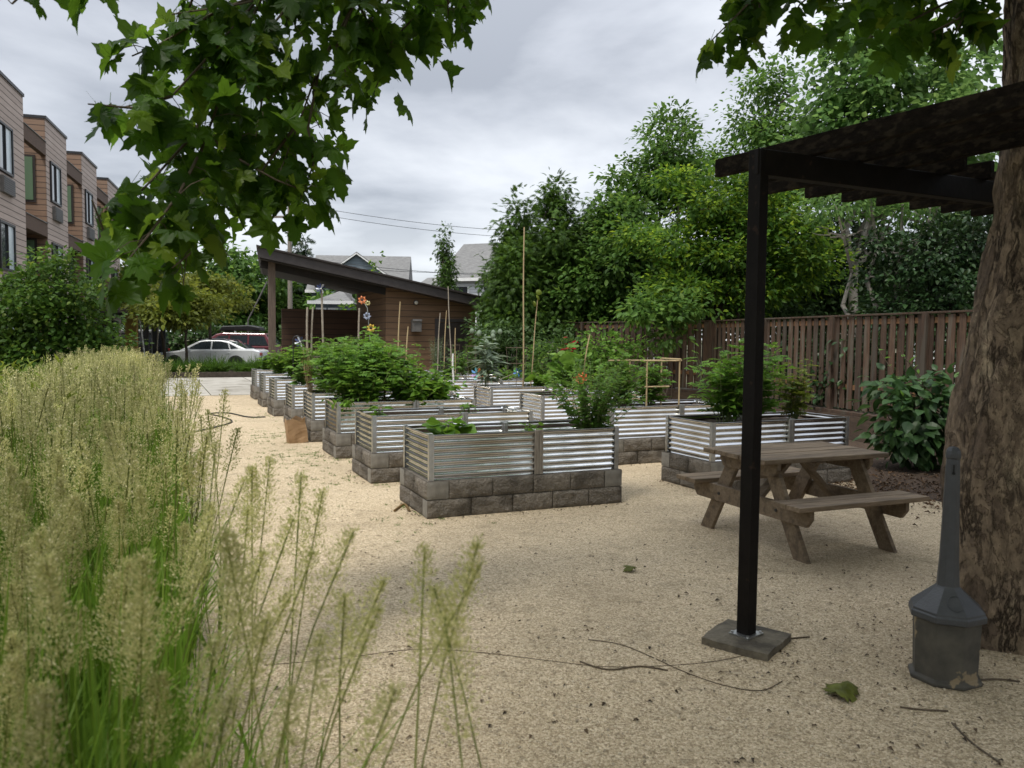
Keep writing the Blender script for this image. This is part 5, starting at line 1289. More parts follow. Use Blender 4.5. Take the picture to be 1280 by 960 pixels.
vehicle('parked_car', 'black sedan between the silver car and the maroon minivan', 'car', (AT(268, 456, 41.4).x, 41.6, 0), R(1), sed_body, [(x, z+.06 if z > 1 else z) for x, z in sed_cab], .95, .80, .62, .88, blackp, sed_win, (-1.55, 1.35), .325)
vb = [(-2.4, .3), (-2.45, .6), (-2.35, .85), (-1.55, 1.08), (.0, 1.1), (2.35, 1.1), (2.4, .6), (2.35, .3)]
vc = [(-1.7, 1.05), (-.75, 1.72), (-.4, 1.80), (1.9, 1.78), (2.36, 1.08)]
vw = [[(-1.25, 1.12), (-.62, 1.62), (-.08, 1.66), (-.08, 1.12)], [(.02, 1.12), (.02, 1.66), (.95, 1.66), (.95, 1.12)], [(1.05, 1.12), (1.05, 1.66), (1.85, 1.62), (2.1, 1.12)]]
van = vehicle('parked_minivan', 'maroon minivan with a black roof box parked behind the black car', 'minivan', (AT(292, 452, 44).x, 44.2, 0), R(1), vb, vc, 1.05, .92, .74, .95, maroon, vw, (-1.5, 1.4), .34)
mb = MB(); mb.prism([(-.75, 1.90), (-.55, 2.16), (.9, 2.22), (1.5, 2.12), (1.6, 1.92)], -.42, .42); rb = mb.build('roof_box', M['black_metal'], van, bev=.05)
for x in (-.3, 1.1): mb = MB(); mb.box((x, 0, 1.84), (.06, 1.3, .1)); mb.build('roof_rack', M['black_metal'], van)
jb = [(-2.0, .45), (-2.0, .95), (-.9, 1.08), (1.9, 1.1), (1.95, .5)]
jc = [(-.95, 1.06), (-.7, 1.75), (-.6, 1.80), (1.85, 1.80), (1.9, 1.08)]
jp = vehicle('parked_jeep', 'black off road car with a white hard top parked at far left', 'car', (AT(160, 448, 47).x, 47.5, 0), R(12), jb, jc, 1.05, .84, .74, .88, blackp, [[(-.7, 1.14), (-.55, 1.62), (.2, 1.64), (.2, 1.14)], [(.3, 1.14), (.3, 1.64), (1.6, 1.64), (1.7, 1.14)]], (-1.3, 1.25), .40)
mb = MB(); mb.prism([(-.6, 1.815), (-.6, 1.93), (1.8, 1.93), (1.86, 1.815)], -.72, .72); mb.build('hard_top', whitep, jp, bev=.03)

# ------------------------------------------------------------------ planting strip, bench, bins at the back left
mb = MB(); a, b_ = W(po, -1.7, 9.85), W(po, 8.6, 9.85)
mb.bar(a+Vector((0, 0, .07)), b_+Vector((0, 0, .07)), .18, .3); tag(mb.build('edging', M['dark_bark']), kind='structure')
tuft_V, tuft_F = place(T_diamond(.05, .02, .5), np.zeros((260, 3))+np.stack([RG.normal(size=260)*.10, RG.normal(size=260)*.10, np.zeros(260)], 1), rdir(260)*np.array([.75, .75, .1])+np.array([0, 0, .95]), rdir(260), .45+.35*RG.random(260))
tf0 = None
for k, (px, lab) in enumerate(((236, 'fountain grass tuft at the left end under the sedan front wheel'), (252, 'fountain grass tuft second from the left below the sedan'), (272, 'fountain grass tuft below the sedan doors'), (300, 'fountain grass tuft below the sedan rear wheel'), (222, 'fountain grass tuft half hidden behind the reed plumes'), (318, 'fountain grass tuft at the right end beside the far beds'))):
    s_ = (px-262)*.034; p = W((AT(262, 470, 32.2).x, 32.2), s_, 0)
    if tf0 is None: o = tf0 = mesh_np('grass_tuft', tuft_V, tuft_F, M['tuft'], loc=p)
    else: o = tf0.copy(); COL.objects.link(o); o.location = p
    o.rotation_euler = (0, 0, k*1.3); o.scale = (1+.1*(k % 3),)*3; tag(o, lab, 'grass tuft', 'fountain grass tufts in the planting strip')
p = G(104, 474); t = thing('garden_bench', 'small pale slatted bench at the left behind the reed plumes', 'bench', (p.x, p.y, 0), R(60))
mb = MB()
for k in range(3): mb.box((0, -.14+.14*k, .44), (1.2, .12, .04))
mb.build('seat', M['paving'], t, bev=.005)
for x in (-.5, .5):
    for y in (-.14, .14): mb = MB(); mb.box((x, y, .21), (.05, .05, .42)); mb.build('leg', M['black_metal'], t)
p = AT(124, 440, 36); mb = MB(); mb.lathe([(.28, 0), (.34, .9), (.36, .95), (.36, 1.0)], 14); tag(mb.build('blue_bin', pc('blue_plastic', (.05, .10, .24)), loc=(p.x, 36, 0), smooth=40), 'blue plastic bin on the porch beside the dark post', 'bin')
p = AT(146, 455, 33); t = thing('bike_rack', 'black looped bike rack on the far path', 'bike rack', (p.x, 33, 0), R(20))
for k in range(3):
    mb = MB(); mb.tube([(k*.35, 0, 0), (k*.35, 0, .75)]+[(k*.35+.1-.1*math.cos(a), 0, .75+.1*math.sin(a)) for a in [math.pi*j/6 for j in range(1, 6)]]+[(k*.35+.2, 0, .75), (k*.35+.2, 0, 0)], .025, 8); mb.build('hoop', M['black_metal'], t, smooth=60)
for (px, y0, y1, Y, r, m_, lab, lean) in ((190, 446, 398, 40, .05, 'white_paint', 'white sign post at far left beyond the reed grass', 0), (194, 446, 405, 38, .035, 'grey_stick', 'thin grey post right of the white sign post', .15), (203, 450, 400, 43, .06, 'black_metal', 'black street post between the jeep and the ornamental trees', 0)):
    p = AT(px, y1, Y); mb = MB(); mb.tube([(0, 0, 0), (lean, 0, p.z)], r, 8); mb.box((lean, -.03-r, p.z-.2), (.34, .03, .40)) if m_ == 'white_paint' else None
    tag(mb.build('street_post', M[m_], loc=(p.x, Y, 0), smooth=50), lab, 'post', 'posts along the street')
p = AT(183, 445, 35); mb = MB(); q = AT(173, 385, 35); mb.tube([(0, 0, 0), (q.x-p.x, 0, q.z)], .04, 8); tag(mb.build('guy_pole', M['galv_post'], loc=(p.x, 35, 0), smooth=50), 'slanting steel brace pole in front of the jeep', 'pole')
p = AT(310, 400, 46); q = AT(334, 352, 46); mb = MB(); mb.tube([(0, 0, -p.z+.2), (0, 0, 0), (q.x-p.x, 0, q.z-p.z)], .05, 6); tag(mb.build('guy_wire', M['grille'], loc=p), 'pale guy wire slanting up behind the van roof box', 'guy wire')

# ------------------------------------------------------------------ houses beyond the street
def house(label, c, rz, w, d, h, rh, wall, gable=None, hip=False, roofm='shingle', wins=(), chimney=False):
    t = thing('house', label, 'house', (c[0], c[1], 0), rz, 'houses beyond the street')
    mb = MB(); mb.box((0, 0, h/2), (w, d, h)); mb.build('wall', wall, t)
    mb = MB(); e = .4
    if hip: V = [(-w/2-e, -d/2-e, h), (w/2+e, -d/2-e, h), (w/2+e, d/2+e, h), (-w/2-e, d/2+e, h), (-w/2+d*.45, 0, h+rh), (w/2-d*.2, 0, h+rh)]; F = [(0, 1, 5, 4), (2, 3, 4, 5), (3, 0, 4), (1, 2, 5), (3, 2, 1, 0)]
    else: V = [(-w/2-e, -d/2-e, h-.2), (w/2+e, -d/2-e, h-.2), (w/2+e, d/2+e, h-.2), (-w/2-e, d/2+e, h-.2), (-w/2-e, 0, h+rh), (w/2+e, 0, h+rh)]; F = [(0, 1, 5, 4), (2, 3, 4, 5), (3, 0, 4), (1, 2, 5), (3, 2, 1, 0)]
    mb.add(V, F); rf = mb.build('roof', M[roofm], t)
    mb = MB(); mb.box((0, -d/2-e-.02, h-.16+(.2 if hip else 0)), (w+2*e, .05, .2)); mb.build('gutter', M['white_paint'], t)
    if gable:
        gx, gw, gh, gz = gable; y0 = -d/2-.9
        mb = MB(); mb.prism([(gx-gw/2, 0), (gx+gw/2, 0), (gx+gw/2, gz), (gx, gz+gh), (gx-gw/2, gz)], y0, 0); mb.build('gable', wall, t)
        for s in (-1, 1):
            a = Vector((gx+s*(gw/2+.45), y0-.2, gz-.45*gh/(gw/2)+.1)); b = Vector((gx, y0-.2, gz+gh+.1))
            mb = MB(); mb.bar(a, b, .08, .22, up=(0, -1, 0)); mb.v = [(x, y, z) for x, y, z in mb.v]; mb.build('bargeboard', M['white_paint'], t)
            n = (b-a).normalized(); mb = MB(); up = Vector((-n.z*s, 0, n.x*s)) if s < 0 else Vector((n.z, 0, -n.x)); up = Vector((0, 0, 1))
            V = [a+Vector((0, .03, .13)), b+Vector((0, .03, .13)), b+Vector((0, d*.6, .13)), a+Vector((0, d*.6, .13))]; V += [v-Vector((0, 0, .12)) for v in V]
            mb.add(V, [(0, 1, 2, 3), (7, 6, 5, 4), (0, 4, 5, 1), (1, 5, 6, 2), (2, 6, 7, 3), (3, 7, 4, 0)]); mb.build('gable_roof', M[roofm], t)
    for x, z, ww, hh in wins:
        mb = MB(); mb.box((x, -d/2-.02, z), (ww+.2, .08, hh+.2)); f = mb.build('window', M['white_paint'], t)
        mb = MB(); mb.box((x, -d/2-.05, z), (ww, .06, hh)); mb.build('pane', M['window_dark'], f)
    return t
c = AT(450, 400, 58); house('grey roofed house with a blue grey gable rising above the shed roof', (c.x-.1, 60), R(4), 6.2, 8, 4.9, 2.75, M['blue_siding'], gable=(.1, 5.2, 1.85, 5.35), wins=((-2.5, 2.2, 1.2, 1.2), (2.6, 2.2, 1.2, 1.2)))
c = AT(408, 400, 48); house('small grey roofed porch house seen through the open shed bay', (c.x+.2, 50), R(3), 1.9, 4, 3.62, 1.1, M['blue_siding'], hip=True, wins=((-.6, 2.9, .4, .7), (.1, 2.9, .4, .7)))
c = AT(548, 400, 62); house('pale house with a white eave peeking between shed roof and small conifer', (c.x+1.5, 64), R(-35), 6, 8, 4.4, 2.1, M['white_siding'])
c = AT(622, 400, 52); house('white house with a skylight roof rising behind the cypress trees', (c.x+1.0, 56), R(-24), 7, 8, 5.6, 2.7, M['white_siding'], wins=((-2, 4.4, 1, 1.2), (1.5, 4.4, 1, 1.2)))
c = AT(1195, 330, 30); house('white house glimpsed through the dark evergreens beyond the fence', (c.x+2, 34), R(-20), 2.6, 6, 5.0, 1.0, M['white_siding'], wins=((-.4, 4.0, .8, 1.0),))
c = AT(800, 380, 34); house('low white house far behind the middle trees and fence', (c.x, 42), R(-10), 4.5, 6, 2.9, 1.3, M['white_siding'], wins=((-1.2, 1.8, .8, 1.2), (1, 1.8, .8, 1.2)))
# utility pole and cables
p = AT(362, 285, 46); mb = MB(); mb.tube([(0, 0, -.2), (0, 0, p.z+1.2)], [.15, .11], 10); up = thing('utility_pole', 'weathered wooden utility pole behind the left end of the shed roof', 'utility pole', (p.x, 46, 0))
mb.build('pole', M['post_wood'], up, smooth=50); mb = MB(); mb.box((0, -.14, p.z+.6), (2.4, .1, .12)); mb.build('crossarm', M['post_wood'], up)
for k, (y0, y1, lab) in enumerate(((262, 292, 'topmost power line sloping down to the right across the sky'), (270, 300, 'second power line sloping down to the right'), (303, 345, 'power line passing above the grey house ridge'), (311, 338, 'lower power line just above the gable'), (330, 352, 'lowest power line crossing behind the roof edge'))):
    a = AT(362, y0+18 if k > 1 else y0-8, 46); b = AT(720, y1, 52); pts = []
    for i in range(17):
        u = i/16; q = a.lerp(b, u); q.z -= .35*math.sin(math.pi*u); pts.append(q-a)
    tag(MB().tube(pts, .014, 5).build('power_line', M['hose'], loc=a), lab, 'power line', 'power lines behind the shed')

# ------------------------------------------------------------------ trees
GR = 'trees beyond the board fence'
def at(px, py, Y): p = AT(px, py, Y); return (p.x, Y, 0)
# cypress mass behind the shed's right end
def cyp(px, Y, top, r, lab, low=.5, n=430):
    p = at(px, 400, Y); h = AT(px, top, Y).z
    bl = [((rnd.uniform(-.15, .15), rnd.uniform(-.15, .15), low+(h-low)*(k+.5)/6*1.0), (r*(1-.13*k), r*(1-.13*k), (h-low)/6.5)) for k in range(6)]
    bl.append(((rnd.uniform(-.1, .1), 0, h-.25), (r*.16, r*.16, .32)))
    return tree('cypress_tree', lab, 'tree', p, h*.35, .09, bl, TY, .21, int(n*1.9), 9, .17, M['lf_hedge'], M['dark_bark'], GR, flat=.8, droop=.55, shell=.62, spread=.55)
cyp(642, 22.6, 312, 1.1, 'low cypress touching the right end of the shed roof', n=520)
cyp(640, 24.5, 266, .85, 'narrow cypress with a thin leaning tip behind the tallest cane', n=520)
cyp(693, 23.5, 243, 1.15, 'tallest broad cypress between the cane and the middle trees', n=760)
cyp(668, 25.5, 285, 1.2, 'cypress filling the gap behind the two front cypresses', n=560)
cyp(740, 25.0, 262, 1.1, 'cypress right of the tallest one behind the far fence', n=560)
cyp(634, 27.5, 335, 1.0, 'dark cypress behind the shed roof corner', n=380)
cyp(557, 44, 300, .75, 'small pointed conifer standing alone above the shed roof', n=420)
# broadleaf trees
p = at(828, 400, 24); tree('broadleaf_tree', 'tall rounded broadleaf tree standing free against the sky in the middle', 'tree', p, 3.4, .13,
    [((0, 0, 7.1), (1.15, 1.15, 1.35)), ((-.75, .2, 6.1), (.95, .95, .7)), ((.75, -.1, 6.3), (.95, .95, .8)), ((.2, .2, 8.0), (.6, .6, .6)), ((-.5, .2, 5.5), (.6, .6, .3))], TO, .155, 760, 9, .17, M['lf_broad'], M['grey_bark'], GR, gate=.40, spread=.5, twigs=3)
p = at(775, 400, 23); tree('broadleaf_tree', 'bushy broadleaf tree left below the tall free standing one', 'tree', p, 2.0, .1,
    [((0, 0, 4.4), (1.25, 1.1, 1.1)), ((-.6, 0, 3.3), (1.2, 1.1, 1.0)), ((.7, 0, 3.4), (1.2, 1.1, 1.0)), ((0, .1, 2.0), (1.7, 1.1, 1.1)), ((.1, .1, 5.2), (.8, .8, .5))], TO, .15, 1900, 9, .18, M['lf_broad'], M['dark_bark'], GR, spread=.5)
p = at(900, 400, 19.6); tree('hornbeam_tree', 'dense layered hornbeam with lime leaves left of the pergola post', 'tree', p, 1.8, .13,
    [((-.2, 0, 4.9), (1.2, 1.2, .9)), ((-.75, 0, 3.9), (1.25, 1.2, .8)), ((.9, 0, 4.5), (1.3, 1.2, 1.0)), ((.3, .1, 3.2), (1.9, 1.4, .9)), ((1.7, .1, 3.6), (1.1, 1.1, 1.0)), ((-.6, -.1, 2.6), (1.4, 1.2, .6))], T_ovate(.55), .125, 2300, 11, .20, M['lf_yellow'], M['dark_bark'], GR, flat=.28, droop=.1, spread=.75, gate=.42)
p = at(948, 400, 26); tree('broadleaf_tree', 'tall open topped tree with small dark leaves above the pergola corner', 'tree', p, 4.0, .16,
    [((-.3, 0, 8.6), (1.2, 1.2, 1.0)), ((.4, 0, 9.9), (.8, .8, .8)), ((-.6, 0, 7.2), (1.3, 1.3, .9)), ((.9, 0, 7.6), (1.3, 1.3, 1.1)), ((0, 0, 5.9), (1.8, 1.5, .9)), ((-1.1, 0, 5.6), (.8, .8, .6))], T_ovate(.6), .14, 1300, 9, .2, M['lf_broad'], M['dark_bark'], GR, gate=.34, spread=.55)
p = at(1070, 400, 21); tree('linden_tree', 'large light green linden above the pergola roof', 'tree', p, 3.6, .14,
    [((0, 0, 7.0), (1.7, 1.5, 1.0)), ((-1.2, 0, 6.1), (1.3, 1.3, .9)), ((1.3, 0, 7.4), (1.5, 1.4, 1.0)), ((.4, 0, 8.6), (1.7, 1.4, .8)), ((2.5, 0, 6.6), (1.4, 1.4, .9)), ((-.6, 0, 7.9), (1.0, 1, .6)), ((1, 0, 5.7), (2, 1.5, .7)), ((2.2, 0, 8.6), (1.2, 1.2, .7)), ((-.3, 0, 9.6), (.9, .9, .5))], T_ovate(.72), .19, 1650, 8, .24, M['lf_light'], M['grey_bark'], GR, gate=.36, spread=.5)
p = at(1103, 400, 16.2); tree('crape_myrtle', 'small grey multi stemmed tree with bare lower branches behind the fence', 'tree', p, 1.8, .075,
    [((-1.0, .1, 4.4), (.7, .7, .4)), ((.0, .1, 5.0), (.8, .7, .45)), ((.9, 0, 4.5), (.7, .7, .4)), ((.3, .2, 4.3), (.6, .6, .35)), ((-.4, 0, 5.2), (.7, .6, .4))], T_ovate(.5), .11, 330, 9, .17, M['lf_light'], M['grey_bark'], GR, stems=5, twigs=4, spread=.5, gate=.4)
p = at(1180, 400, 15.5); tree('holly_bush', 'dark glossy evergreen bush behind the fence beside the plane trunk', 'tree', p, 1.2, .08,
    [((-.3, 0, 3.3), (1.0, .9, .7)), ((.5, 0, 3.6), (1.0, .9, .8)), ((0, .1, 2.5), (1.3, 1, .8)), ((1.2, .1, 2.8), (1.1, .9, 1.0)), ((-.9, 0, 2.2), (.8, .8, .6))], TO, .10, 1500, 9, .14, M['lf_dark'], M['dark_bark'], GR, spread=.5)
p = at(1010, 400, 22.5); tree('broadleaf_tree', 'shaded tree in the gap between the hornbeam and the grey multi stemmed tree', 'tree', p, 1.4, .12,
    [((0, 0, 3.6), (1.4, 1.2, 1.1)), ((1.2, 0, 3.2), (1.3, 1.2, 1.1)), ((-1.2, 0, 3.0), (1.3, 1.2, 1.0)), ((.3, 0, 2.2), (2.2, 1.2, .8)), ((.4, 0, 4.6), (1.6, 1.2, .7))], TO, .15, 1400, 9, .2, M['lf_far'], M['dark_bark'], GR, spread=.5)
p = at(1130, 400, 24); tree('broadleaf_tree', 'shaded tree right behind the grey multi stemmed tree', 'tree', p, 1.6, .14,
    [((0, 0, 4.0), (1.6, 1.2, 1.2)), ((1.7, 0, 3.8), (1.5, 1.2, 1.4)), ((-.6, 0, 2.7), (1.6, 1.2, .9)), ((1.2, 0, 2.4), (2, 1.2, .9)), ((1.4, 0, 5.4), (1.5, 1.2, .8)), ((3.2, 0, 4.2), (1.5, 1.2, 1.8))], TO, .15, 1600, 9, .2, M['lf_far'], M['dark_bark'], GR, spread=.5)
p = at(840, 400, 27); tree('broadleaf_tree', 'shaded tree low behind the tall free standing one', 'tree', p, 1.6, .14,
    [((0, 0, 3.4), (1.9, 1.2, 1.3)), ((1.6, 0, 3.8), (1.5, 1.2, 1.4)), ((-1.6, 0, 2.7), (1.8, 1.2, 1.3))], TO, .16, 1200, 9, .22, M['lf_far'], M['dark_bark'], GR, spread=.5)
# shrubs at and over the fence
def shrub(name, lab, cat, base, blobs, tm, size, n, m, cr, lm, bm='dark_bark', stems=4, tr=.02, **k):
    return tree(name, lab, cat, base, .3, tr, blobs, tm, size, n, m, cr, M[lm], M[bm], k.pop('group', None), stems=stems, **k)
p = at(832, 400, 17.6); shrub('overhanging_shrub', 'light green shrub branch spilling over the fence corner', 'shrub', p, [((0, 0, 2.15), (.55, .4, .35)), ((-.5, .1, 2.35), (.5, .4, .35)), ((.35, .1, 2.4), (.55, .4, .3)), ((.05, -.1, 1.75), (.3, .25, .25))], TO, .15, 120, 9, .13, 'lf_broad', spread=.5)
GU = 'shrubs between the beds and the far fence'
p = at(640, 400, 21.3); shrub('twiggy_shrub', 'dark twiggy shrub behind the artichoke and rainbow pinwheel', 'shrub', p, [((0, 0, 1.1), (1.2, .7, .8)), ((-.7, 0, .8), (.9, .6, .7)), ((.8, .1, 1.5), (.8, .6, .6))], TO, .11, 420, 8, .15, 'lf_far', 'grey_bark', 7, .025, group=GU, twigs=5, gate=.25)
p = at(705, 400, 19.6); shrub('twiggy_shrub', 'bare branched shrub in front of the far fence behind the orange flower', 'shrub', p, [((0, 0, 1.15), (.8, .6, .7)), ((.8, 0, .9), (.7, .6, .6)), ((-.6, 0, 1.0), (.6, .6, .6))], TO, .12, 190, 8, .14, 'lf_broad', 'grey_bark', 7, .025, group=GU, twigs=6, gate=.35)
p = at(752, 400, 18.8); shrub('twiggy_shrub', 'pale flowering shrub in front of the far fence left of the amaranth', 'shrub', p, [((0, 0, 1.5), (.6, .5, .5)), ((-.3, 0, .9), (.6, .5, .5)), ((.5, .1, 1.0), (.6, .5, .6))], TO, .12, 200, 8, .13, 'lf_mint', 'dark_bark', 5, .02, group=GU)
p = at(620, 400, 24.8); shrub('cypress_shrub', 'low bright cypress shrub against the right corner of the shed', 'shrub', p, [((0, 0, 1.2), (.6, .6, .9)), ((.15, 0, 2.3), (.5, .5, .6)), ((.5, .1, 1.2), (.7, .6, 1.0)), ((.3, 0, 3.0), (.45, .45, .5))], TY, .18, 700, 9, .16, 'lf_hedge', group=GU)
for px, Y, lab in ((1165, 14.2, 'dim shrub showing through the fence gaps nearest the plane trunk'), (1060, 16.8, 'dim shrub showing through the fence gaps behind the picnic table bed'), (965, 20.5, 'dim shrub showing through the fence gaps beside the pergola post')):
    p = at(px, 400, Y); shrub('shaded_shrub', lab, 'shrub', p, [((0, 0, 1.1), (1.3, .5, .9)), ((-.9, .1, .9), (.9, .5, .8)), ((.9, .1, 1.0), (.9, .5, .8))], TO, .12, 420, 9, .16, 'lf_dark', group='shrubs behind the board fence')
# vine by the trunk
p = G(1150, 590); 
vt = thing('kiwi_vine', 'big leaved dark vine with pale arching shoots beside the plane trunk', 'shrub', (p.x+.15, p.y+.25, 0))
mb = MB()
shoots = [[(0, 0, .05), (-.15, 0, .5), (-.28, 0, .95), (-.42, .05, 1.3), (-.64, .1, 1.66)], [(.05, 0, .05), (.1, .1, .7), (-.05, 0, 1.2), (-.35, 0, 1.55)], [(0, .1, .05), (.3, .1, .6), (.4, 0, 1.05)], [(0, 0, .05), (-.3, -.1, .3), (-.45, -.1, .6), (-.55, -.1, .75)], [(.1, 0, .05), (.35, 0, .4), (.5, 0, .7)]]
for s in shoots: mb.tube(s, [.014, .011, .008, .005, .003][:len(s)], 6)
mb.build('stem', M['twig'], vt, smooth=50)
V, F = place(T_ovate(.62, .05, .25), *puff([((-.1, 0, .75), (.5, .4, .45)), ((.25, .05, .85), (.4, .35, .4)), ((-.25, 0, .4), (.42, .3, .3)), ((.1, 0, .35), (.5, .35, .3)), ((-.4, .05, 1.05), (.18, .2, .18))], 210, 4, .12, .165, .6, .5, .5))
mesh_np('foliage', V, F, leaf_mat('kiwi_leaf', (.025, .055, .020), (.050, .095, .034), (.10, .16, .06), trans=.25, rough=.4, big=2), vt)
P_ = []; 
for s in shoots[:2]:
    for k in range(14):
        u = k/14*(len(s)-1); i = int(u); a, b = Vector(s[i]), Vector(s[i+1]); P_.append(a.lerp(b, u-i))
n = len(P_); V, F = place(T_ovate(.62, .05, .25), np.array(P_), rdir(n)+np.array([0, 0, .1]), np.array([0, 0, 1.])+rdir(n)*.4, .07+.06*RG.random(n)); mesh_np('young_foliage', V, F, M['lf_mint'], vt)
# left: maple shrub before the apartments, small shrubs, ornamental street trees, far trees
p = at(62, 400, 17); shrub('vine_maple', 'bright green vine maple in front of the apartment building', 'tree', p, [((0, 0, 2.6), (.95, .9, .6)), ((-.6, 0, 2.0), (1.0, .9, .6)), ((.6, .1, 1.9), (.9, .9, .6)), ((.1, 0, 1.2), (1.2, .9, .6)), ((-.9, 0, 1.0), (.9, .9, .6)), ((.1, 0, 3.15), (.45, .45, .3)), ((.95, 0, 1.3), (.5, .6, .4))], T_ovate(.75, .05, .2), .10, 1500, 9, .16, 'lf_maple', 'dark_bark', 6, .03, flat=.4, spread=.5)
GL = 'low shrubs behind the reed grass'
for px, Y, s, lm, lab in ((12, 6.9, .92, 'lf_dill', 'largest yellow green goldenrod clump at the left edge nearest the camera'), (62, 8.8, .85, 'lf_dill', 'yellow green goldenrod clump between the reed grass and the vine maple'), (18, 10.5, .85, 'lf_dill', 'far goldenrod clump at the left edge under the apartment wall'), (70, 13.2, .6, 'lf_dill', 'yellow green clump below the vine maple'), (110, 24, .5, 'lf_dark', 'clipped dark round shrub by the apartment porch'), (-20, 8.6, .7, 'lf_olive', 'olive clump at the very left edge of the view'), (100, 15, .5, 'lf_maple', 'small leafy green shrub right of the vine maple foot')):
    p = at(px, 400, Y); shrub('low_shrub', lab, 'shrub', p, [((0, 0, s*.9), (s*.9, s*.8, s*.6)), ((s*.7, 0, s*.7), (s*.7, s*.7, s*.6)), ((-s*.6, .1, s*.7), (s*.7, s*.7, s*.6))], TDn if lm != 'lf_dark' else TO, .12, 260, 8, .12, lm, group=GL, stems=5)
GO = 'trees along the street'
def orn(px, Y, top, w, lab, lm='lf_olive', n=420, cat='tree', size=.2):
    p = at(px, 400, Y); h = AT(px, top, Y).z; b0 = h*(.60 if size < .3 else .26)
    bl = [((rnd.uniform(-.5, .5)*w, rnd.uniform(-.4, .4)*w, b0+(h-b0)*k), (w*(1.05-.35*k), w*(1.05-.35*k), (h-b0)*.22)) for k in (.15, .3, .45, .6, .78)]
    return tree('street_tree', lab, cat, p, b0*.85, .075*h/4, bl, TO, size, n, 8, .06*w+.16, M[lm], M['dark_bark'], GO, flat=.45, spread=.5)
orn(232, 33.5, 366, 1.25, 'small olive leaved street tree in front of the silver car'); orn(205, 36, 352, 1.4, 'taller olive leaved street tree left of the car'); orn(262, 40, 342, 1.5, 'olive leaved tree behind the maroon van'); orn(172, 44, 330, 1.8, 'olive leaved tree behind the jeep')
def far(px, Y, top, w, lab, lm='lf_far', n=480): return orn(px, Y, top, w, lab, lm, n, size=.42)
far(305, 60, 312, 3.2, 'round bright tree behind the maroon van', 'lf_broad', 900); far(340, 66, 322, 3.0, 'dark round tree behind the left end of the shed'); far(250, 66, 330, 3.2, 'dark tree behind the street trees at left'); far(390, 66, 335, 3, 'dark round tree seen through the open shed bay', n=600)
far(180, 68, 318, 3.6, 'far dark tree behind the jeep'); far(120, 72, 300, 4.0, 'far dark tree at the end of the apartment building'); far(425, 54, 352, 1.8, 'low bright tree beside the porch house', 'lf_broad', 300); far(500, 70, 360, 2.5, 'far dark tree behind the shed wall', n=300)
far(580, 66, 352, 2.8, 'far tree between the pale house and the white house'); far(655, 70, 330, 4, 'far tree behind the cypress trees', n=600); far(760, 66, 325, 4.5, 'far tree behind the middle trees', n=600); far(890, 70, 320, 5, 'far tree behind the hornbeam', n=600); far(1020, 62, 315, 4.5, 'far tree behind the linden', n=600); far(1160, 58, 310, 4.5, 'far tree behind the holly bush', n=600); far(1320, 40, 250, 4.5, 'far tree at the right edge beyond the plane trunk', n=600)
def conifer(px, Y, top, w, lab):
    p = at(px, 400, Y); h = AT(px, top, Y).z; bl = [((rnd.uniform(-.2, .2), 0, 1.5+(h-1.5)*k/7), (w*(1.05-k/7.2), w*(1.05-k/7.2), (h-1.5)/9)) for k in range(8)]
    return tree('conifer_tree', lab, 'tree', p, h*.6, .2, bl, TY, .55, 520, 8, .28, M['lf_dark'], M['dark_bark'], GO, droop=.5, spread=.5)
conifer(376, 64, 294, 1.9, 'dark ragged conifer behind the utility pole')
p = at(462, 400, 34); shrub('climbing_plant', 'sparse climbing tree top poking above the shed roof before the gable', 'tree', p, [((0, 0, 3.6), (.45, .4, .4)), ((.15, 0, 4.3), (.3, .3, .3)), ((-.1, 0, 2.6), (.8, .6, .7)), ((.3, 0, 4.9), (.12, .12, .2))], TO, .17, 120, 7, .16, 'lf_yellow', stems=3, tr=.04, spread=.6)

hd_ = thing('street_hedge', 'long dark hedge along the far side of the street behind the vehicles', 'hedge', (-17, 53.2, 0))
V, F = place(TO, *puff([((-12+3*k, 0, 1.0), (2.0, .6, 1.15)) for k in range(9)], 1500, 9, .25, .3, .8, .2, .55)); mesh_np('foliage', V, F, M['lf_far'], hd_)
mb = MB()
for k in range(18): mb.tube([(-12+1.4*k, 0, 0), (-12+1.4*k+.1, 0, 1.2)], .04, 5)
mb.build('stems', M['dark_bark'], hd_)
# ------------------------------------------------------------------ light and sky
SUN_EL, SUN_AZ = R(64), R(215)          # azimuth clockwise from +Y: behind and to the left
sd_ = Vector((math.sin(SUN_AZ)*math.cos(SUN_EL), math.cos(SUN_AZ)*math.cos(SUN_EL), math.sin(SUN_EL)))
ld = bpy.data.lights.new('sun', 'SUN'); ld.energy = 1.5; ld.angle = R(12); ld.color = (1.0, .95, .86)
lo = bpy.data.objects.new('sun', ld); COL.objects.link(lo); lo.rotation_euler = sd_.to_track_quat('Z', 'Y').to_euler(); lo.location = (0, 0, 40)
w = bpy.data.worlds.new('World'); SC.world = w; w.use_nodes = True
nt = w.node_tree; N, L = nt.nodes, nt.links; bg = N['Background']
sky = N.new('ShaderNodeTexSky'); sky.sky_type = 'NISHITA'; sky.sun_disc = False; sky.sun_elevation = SUN_EL; sky.sun_rotation = SUN_AZ
L.new(sky.outputs[0], bg.inputs['Color']); bg.inputs['Strength'].default_value = .10
tc = N.new('ShaderNodeTexCoord'); sp = N.new('ShaderNodeSeparateXYZ'); L.new(tc.outputs['Generated'], sp.inputs[0])
def mth(op, a, b=None, c=None):
    n = N.new('ShaderNodeMath'); n.operation = op
    for i, v in enumerate((a, b, c)):
        if v is None: continue
        if hasattr(v, 'links'): L.new(v, n.inputs[i])
        else: n.inputs[i].default_value = v
    return n.outputs[0]
zc = mth('MAXIMUM', sp.outputs['Z'], 0.0); den = mth('ADD', zc, .13)
cx = mth('DIVIDE', sp.outputs['X'], den); cy = mth('DIVIDE', sp.outputs['Y'], den)
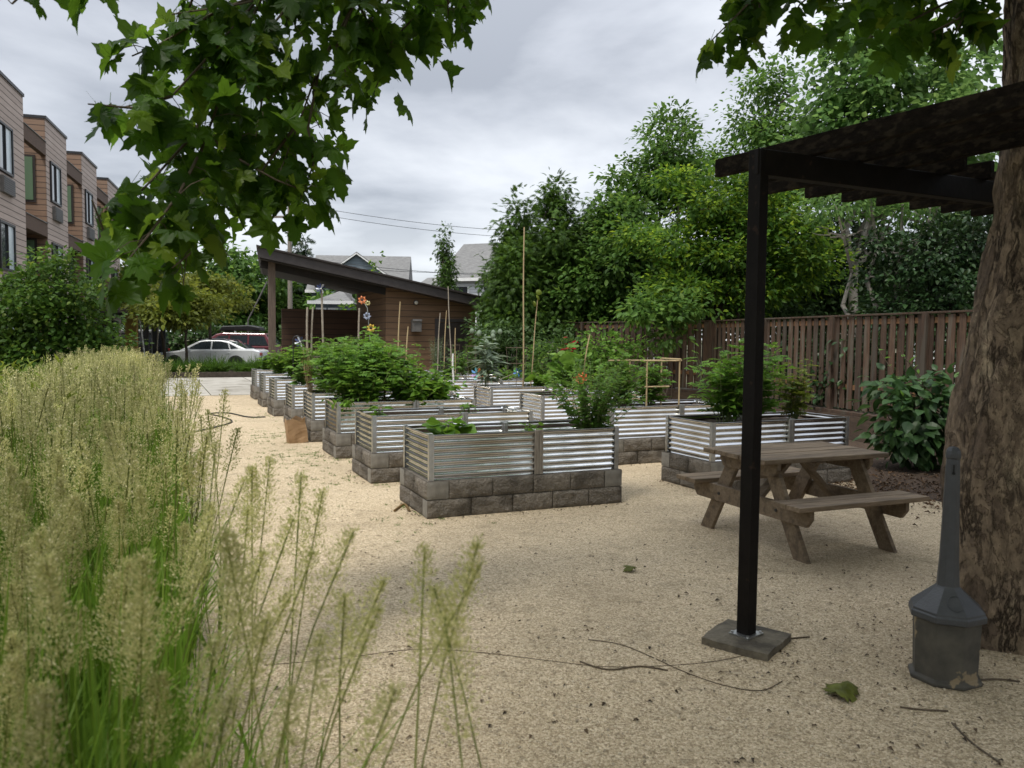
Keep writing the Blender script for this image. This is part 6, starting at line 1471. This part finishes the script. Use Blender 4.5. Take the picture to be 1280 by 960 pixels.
cb = N.new('ShaderNodeCombineXYZ'); L.new(cx, cb.inputs[0]); L.new(cy, cb.inputs[1])
mp = N.new('ShaderNodeMapping'); mp.inputs['Location'].default_value = (1.7, .4, 0); mp.inputs['Scale'].default_value = (1, .9, 1); L.new(cb.outputs[0], mp.inputs[0])
n1 = N.new('ShaderNodeTexNoise'); n1.inputs['Scale'].default_value = .75; n1.inputs['Detail'].default_value = 9; n1.inputs['Roughness'].default_value = .52; n1.inputs['Distortion'].default_value = .25; L.new(mp.outputs[0], n1.inputs['Vector'])
rp = N.new('ShaderNodeValToRGB'); e = rp.color_ramp.elements
e[0].position = .41; e[0].color = (.225, .237, .262, 1); e[1].position = .60; e[1].color = (.44, .453, .475, 1)
x = e.new(.48); x.color = (.305, .318, .345, 1)
L.new(n1.outputs['Fac'], rp.inputs[0])
# an overcast sky is brightest overhead; a pale band lies along the horizon
hz = N.new('ShaderNodeMapRange'); hz.inputs[1].default_value = 0.0; hz.inputs[2].default_value = .17; hz.inputs[3].default_value = .75; hz.inputs[4].default_value = 0.0; L.new(zc, hz.inputs[0])
mx = N.new('ShaderNodeMix'); mx.data_type = 'RGBA'; L.new(hz.outputs[0], mx.inputs[0]); L.new(rp.outputs[0], mx.inputs[6]); mx.inputs[7].default_value = (.50, .515, .535, 1)
zen = N.new('ShaderNodeMapRange'); zen.inputs[1].default_value = .30; zen.inputs[2].default_value = 1.0; zen.inputs[3].default_value = 1.0; zen.inputs[4].default_value = 2.2; L.new(zc, zen.inputs[0])
b2 = N.new('ShaderNodeBackground'); L.new(mx.outputs[2], b2.inputs['Color']); L.new(zen.outputs[0], b2.inputs['Strength'])
ms = N.new('ShaderNodeMixShader'); ms.inputs[0].default_value = .9; L.new(bg.outputs[0], ms.inputs[1]); L.new(b2.outputs[0], ms.inputs[2])
L.new(ms.outputs[0], N['World Output'].inputs['Surface'])
vs = SC.view_settings; vs.view_transform = 'Standard'; vs.look = 'None'; vs.exposure = 1.12; vs.gamma = 1.0; vs.use_curve_mapping = False
SC.render.engine = 'CYCLES'
try:
    SC.cycles.max_bounces = 6; SC.cycles.diffuse_bounces = 3; SC.cycles.transmission_bounces = 3; SC.cycles.use_denoising = True; SC.cycles.sample_clamp_indirect = 6
except Exception: pass
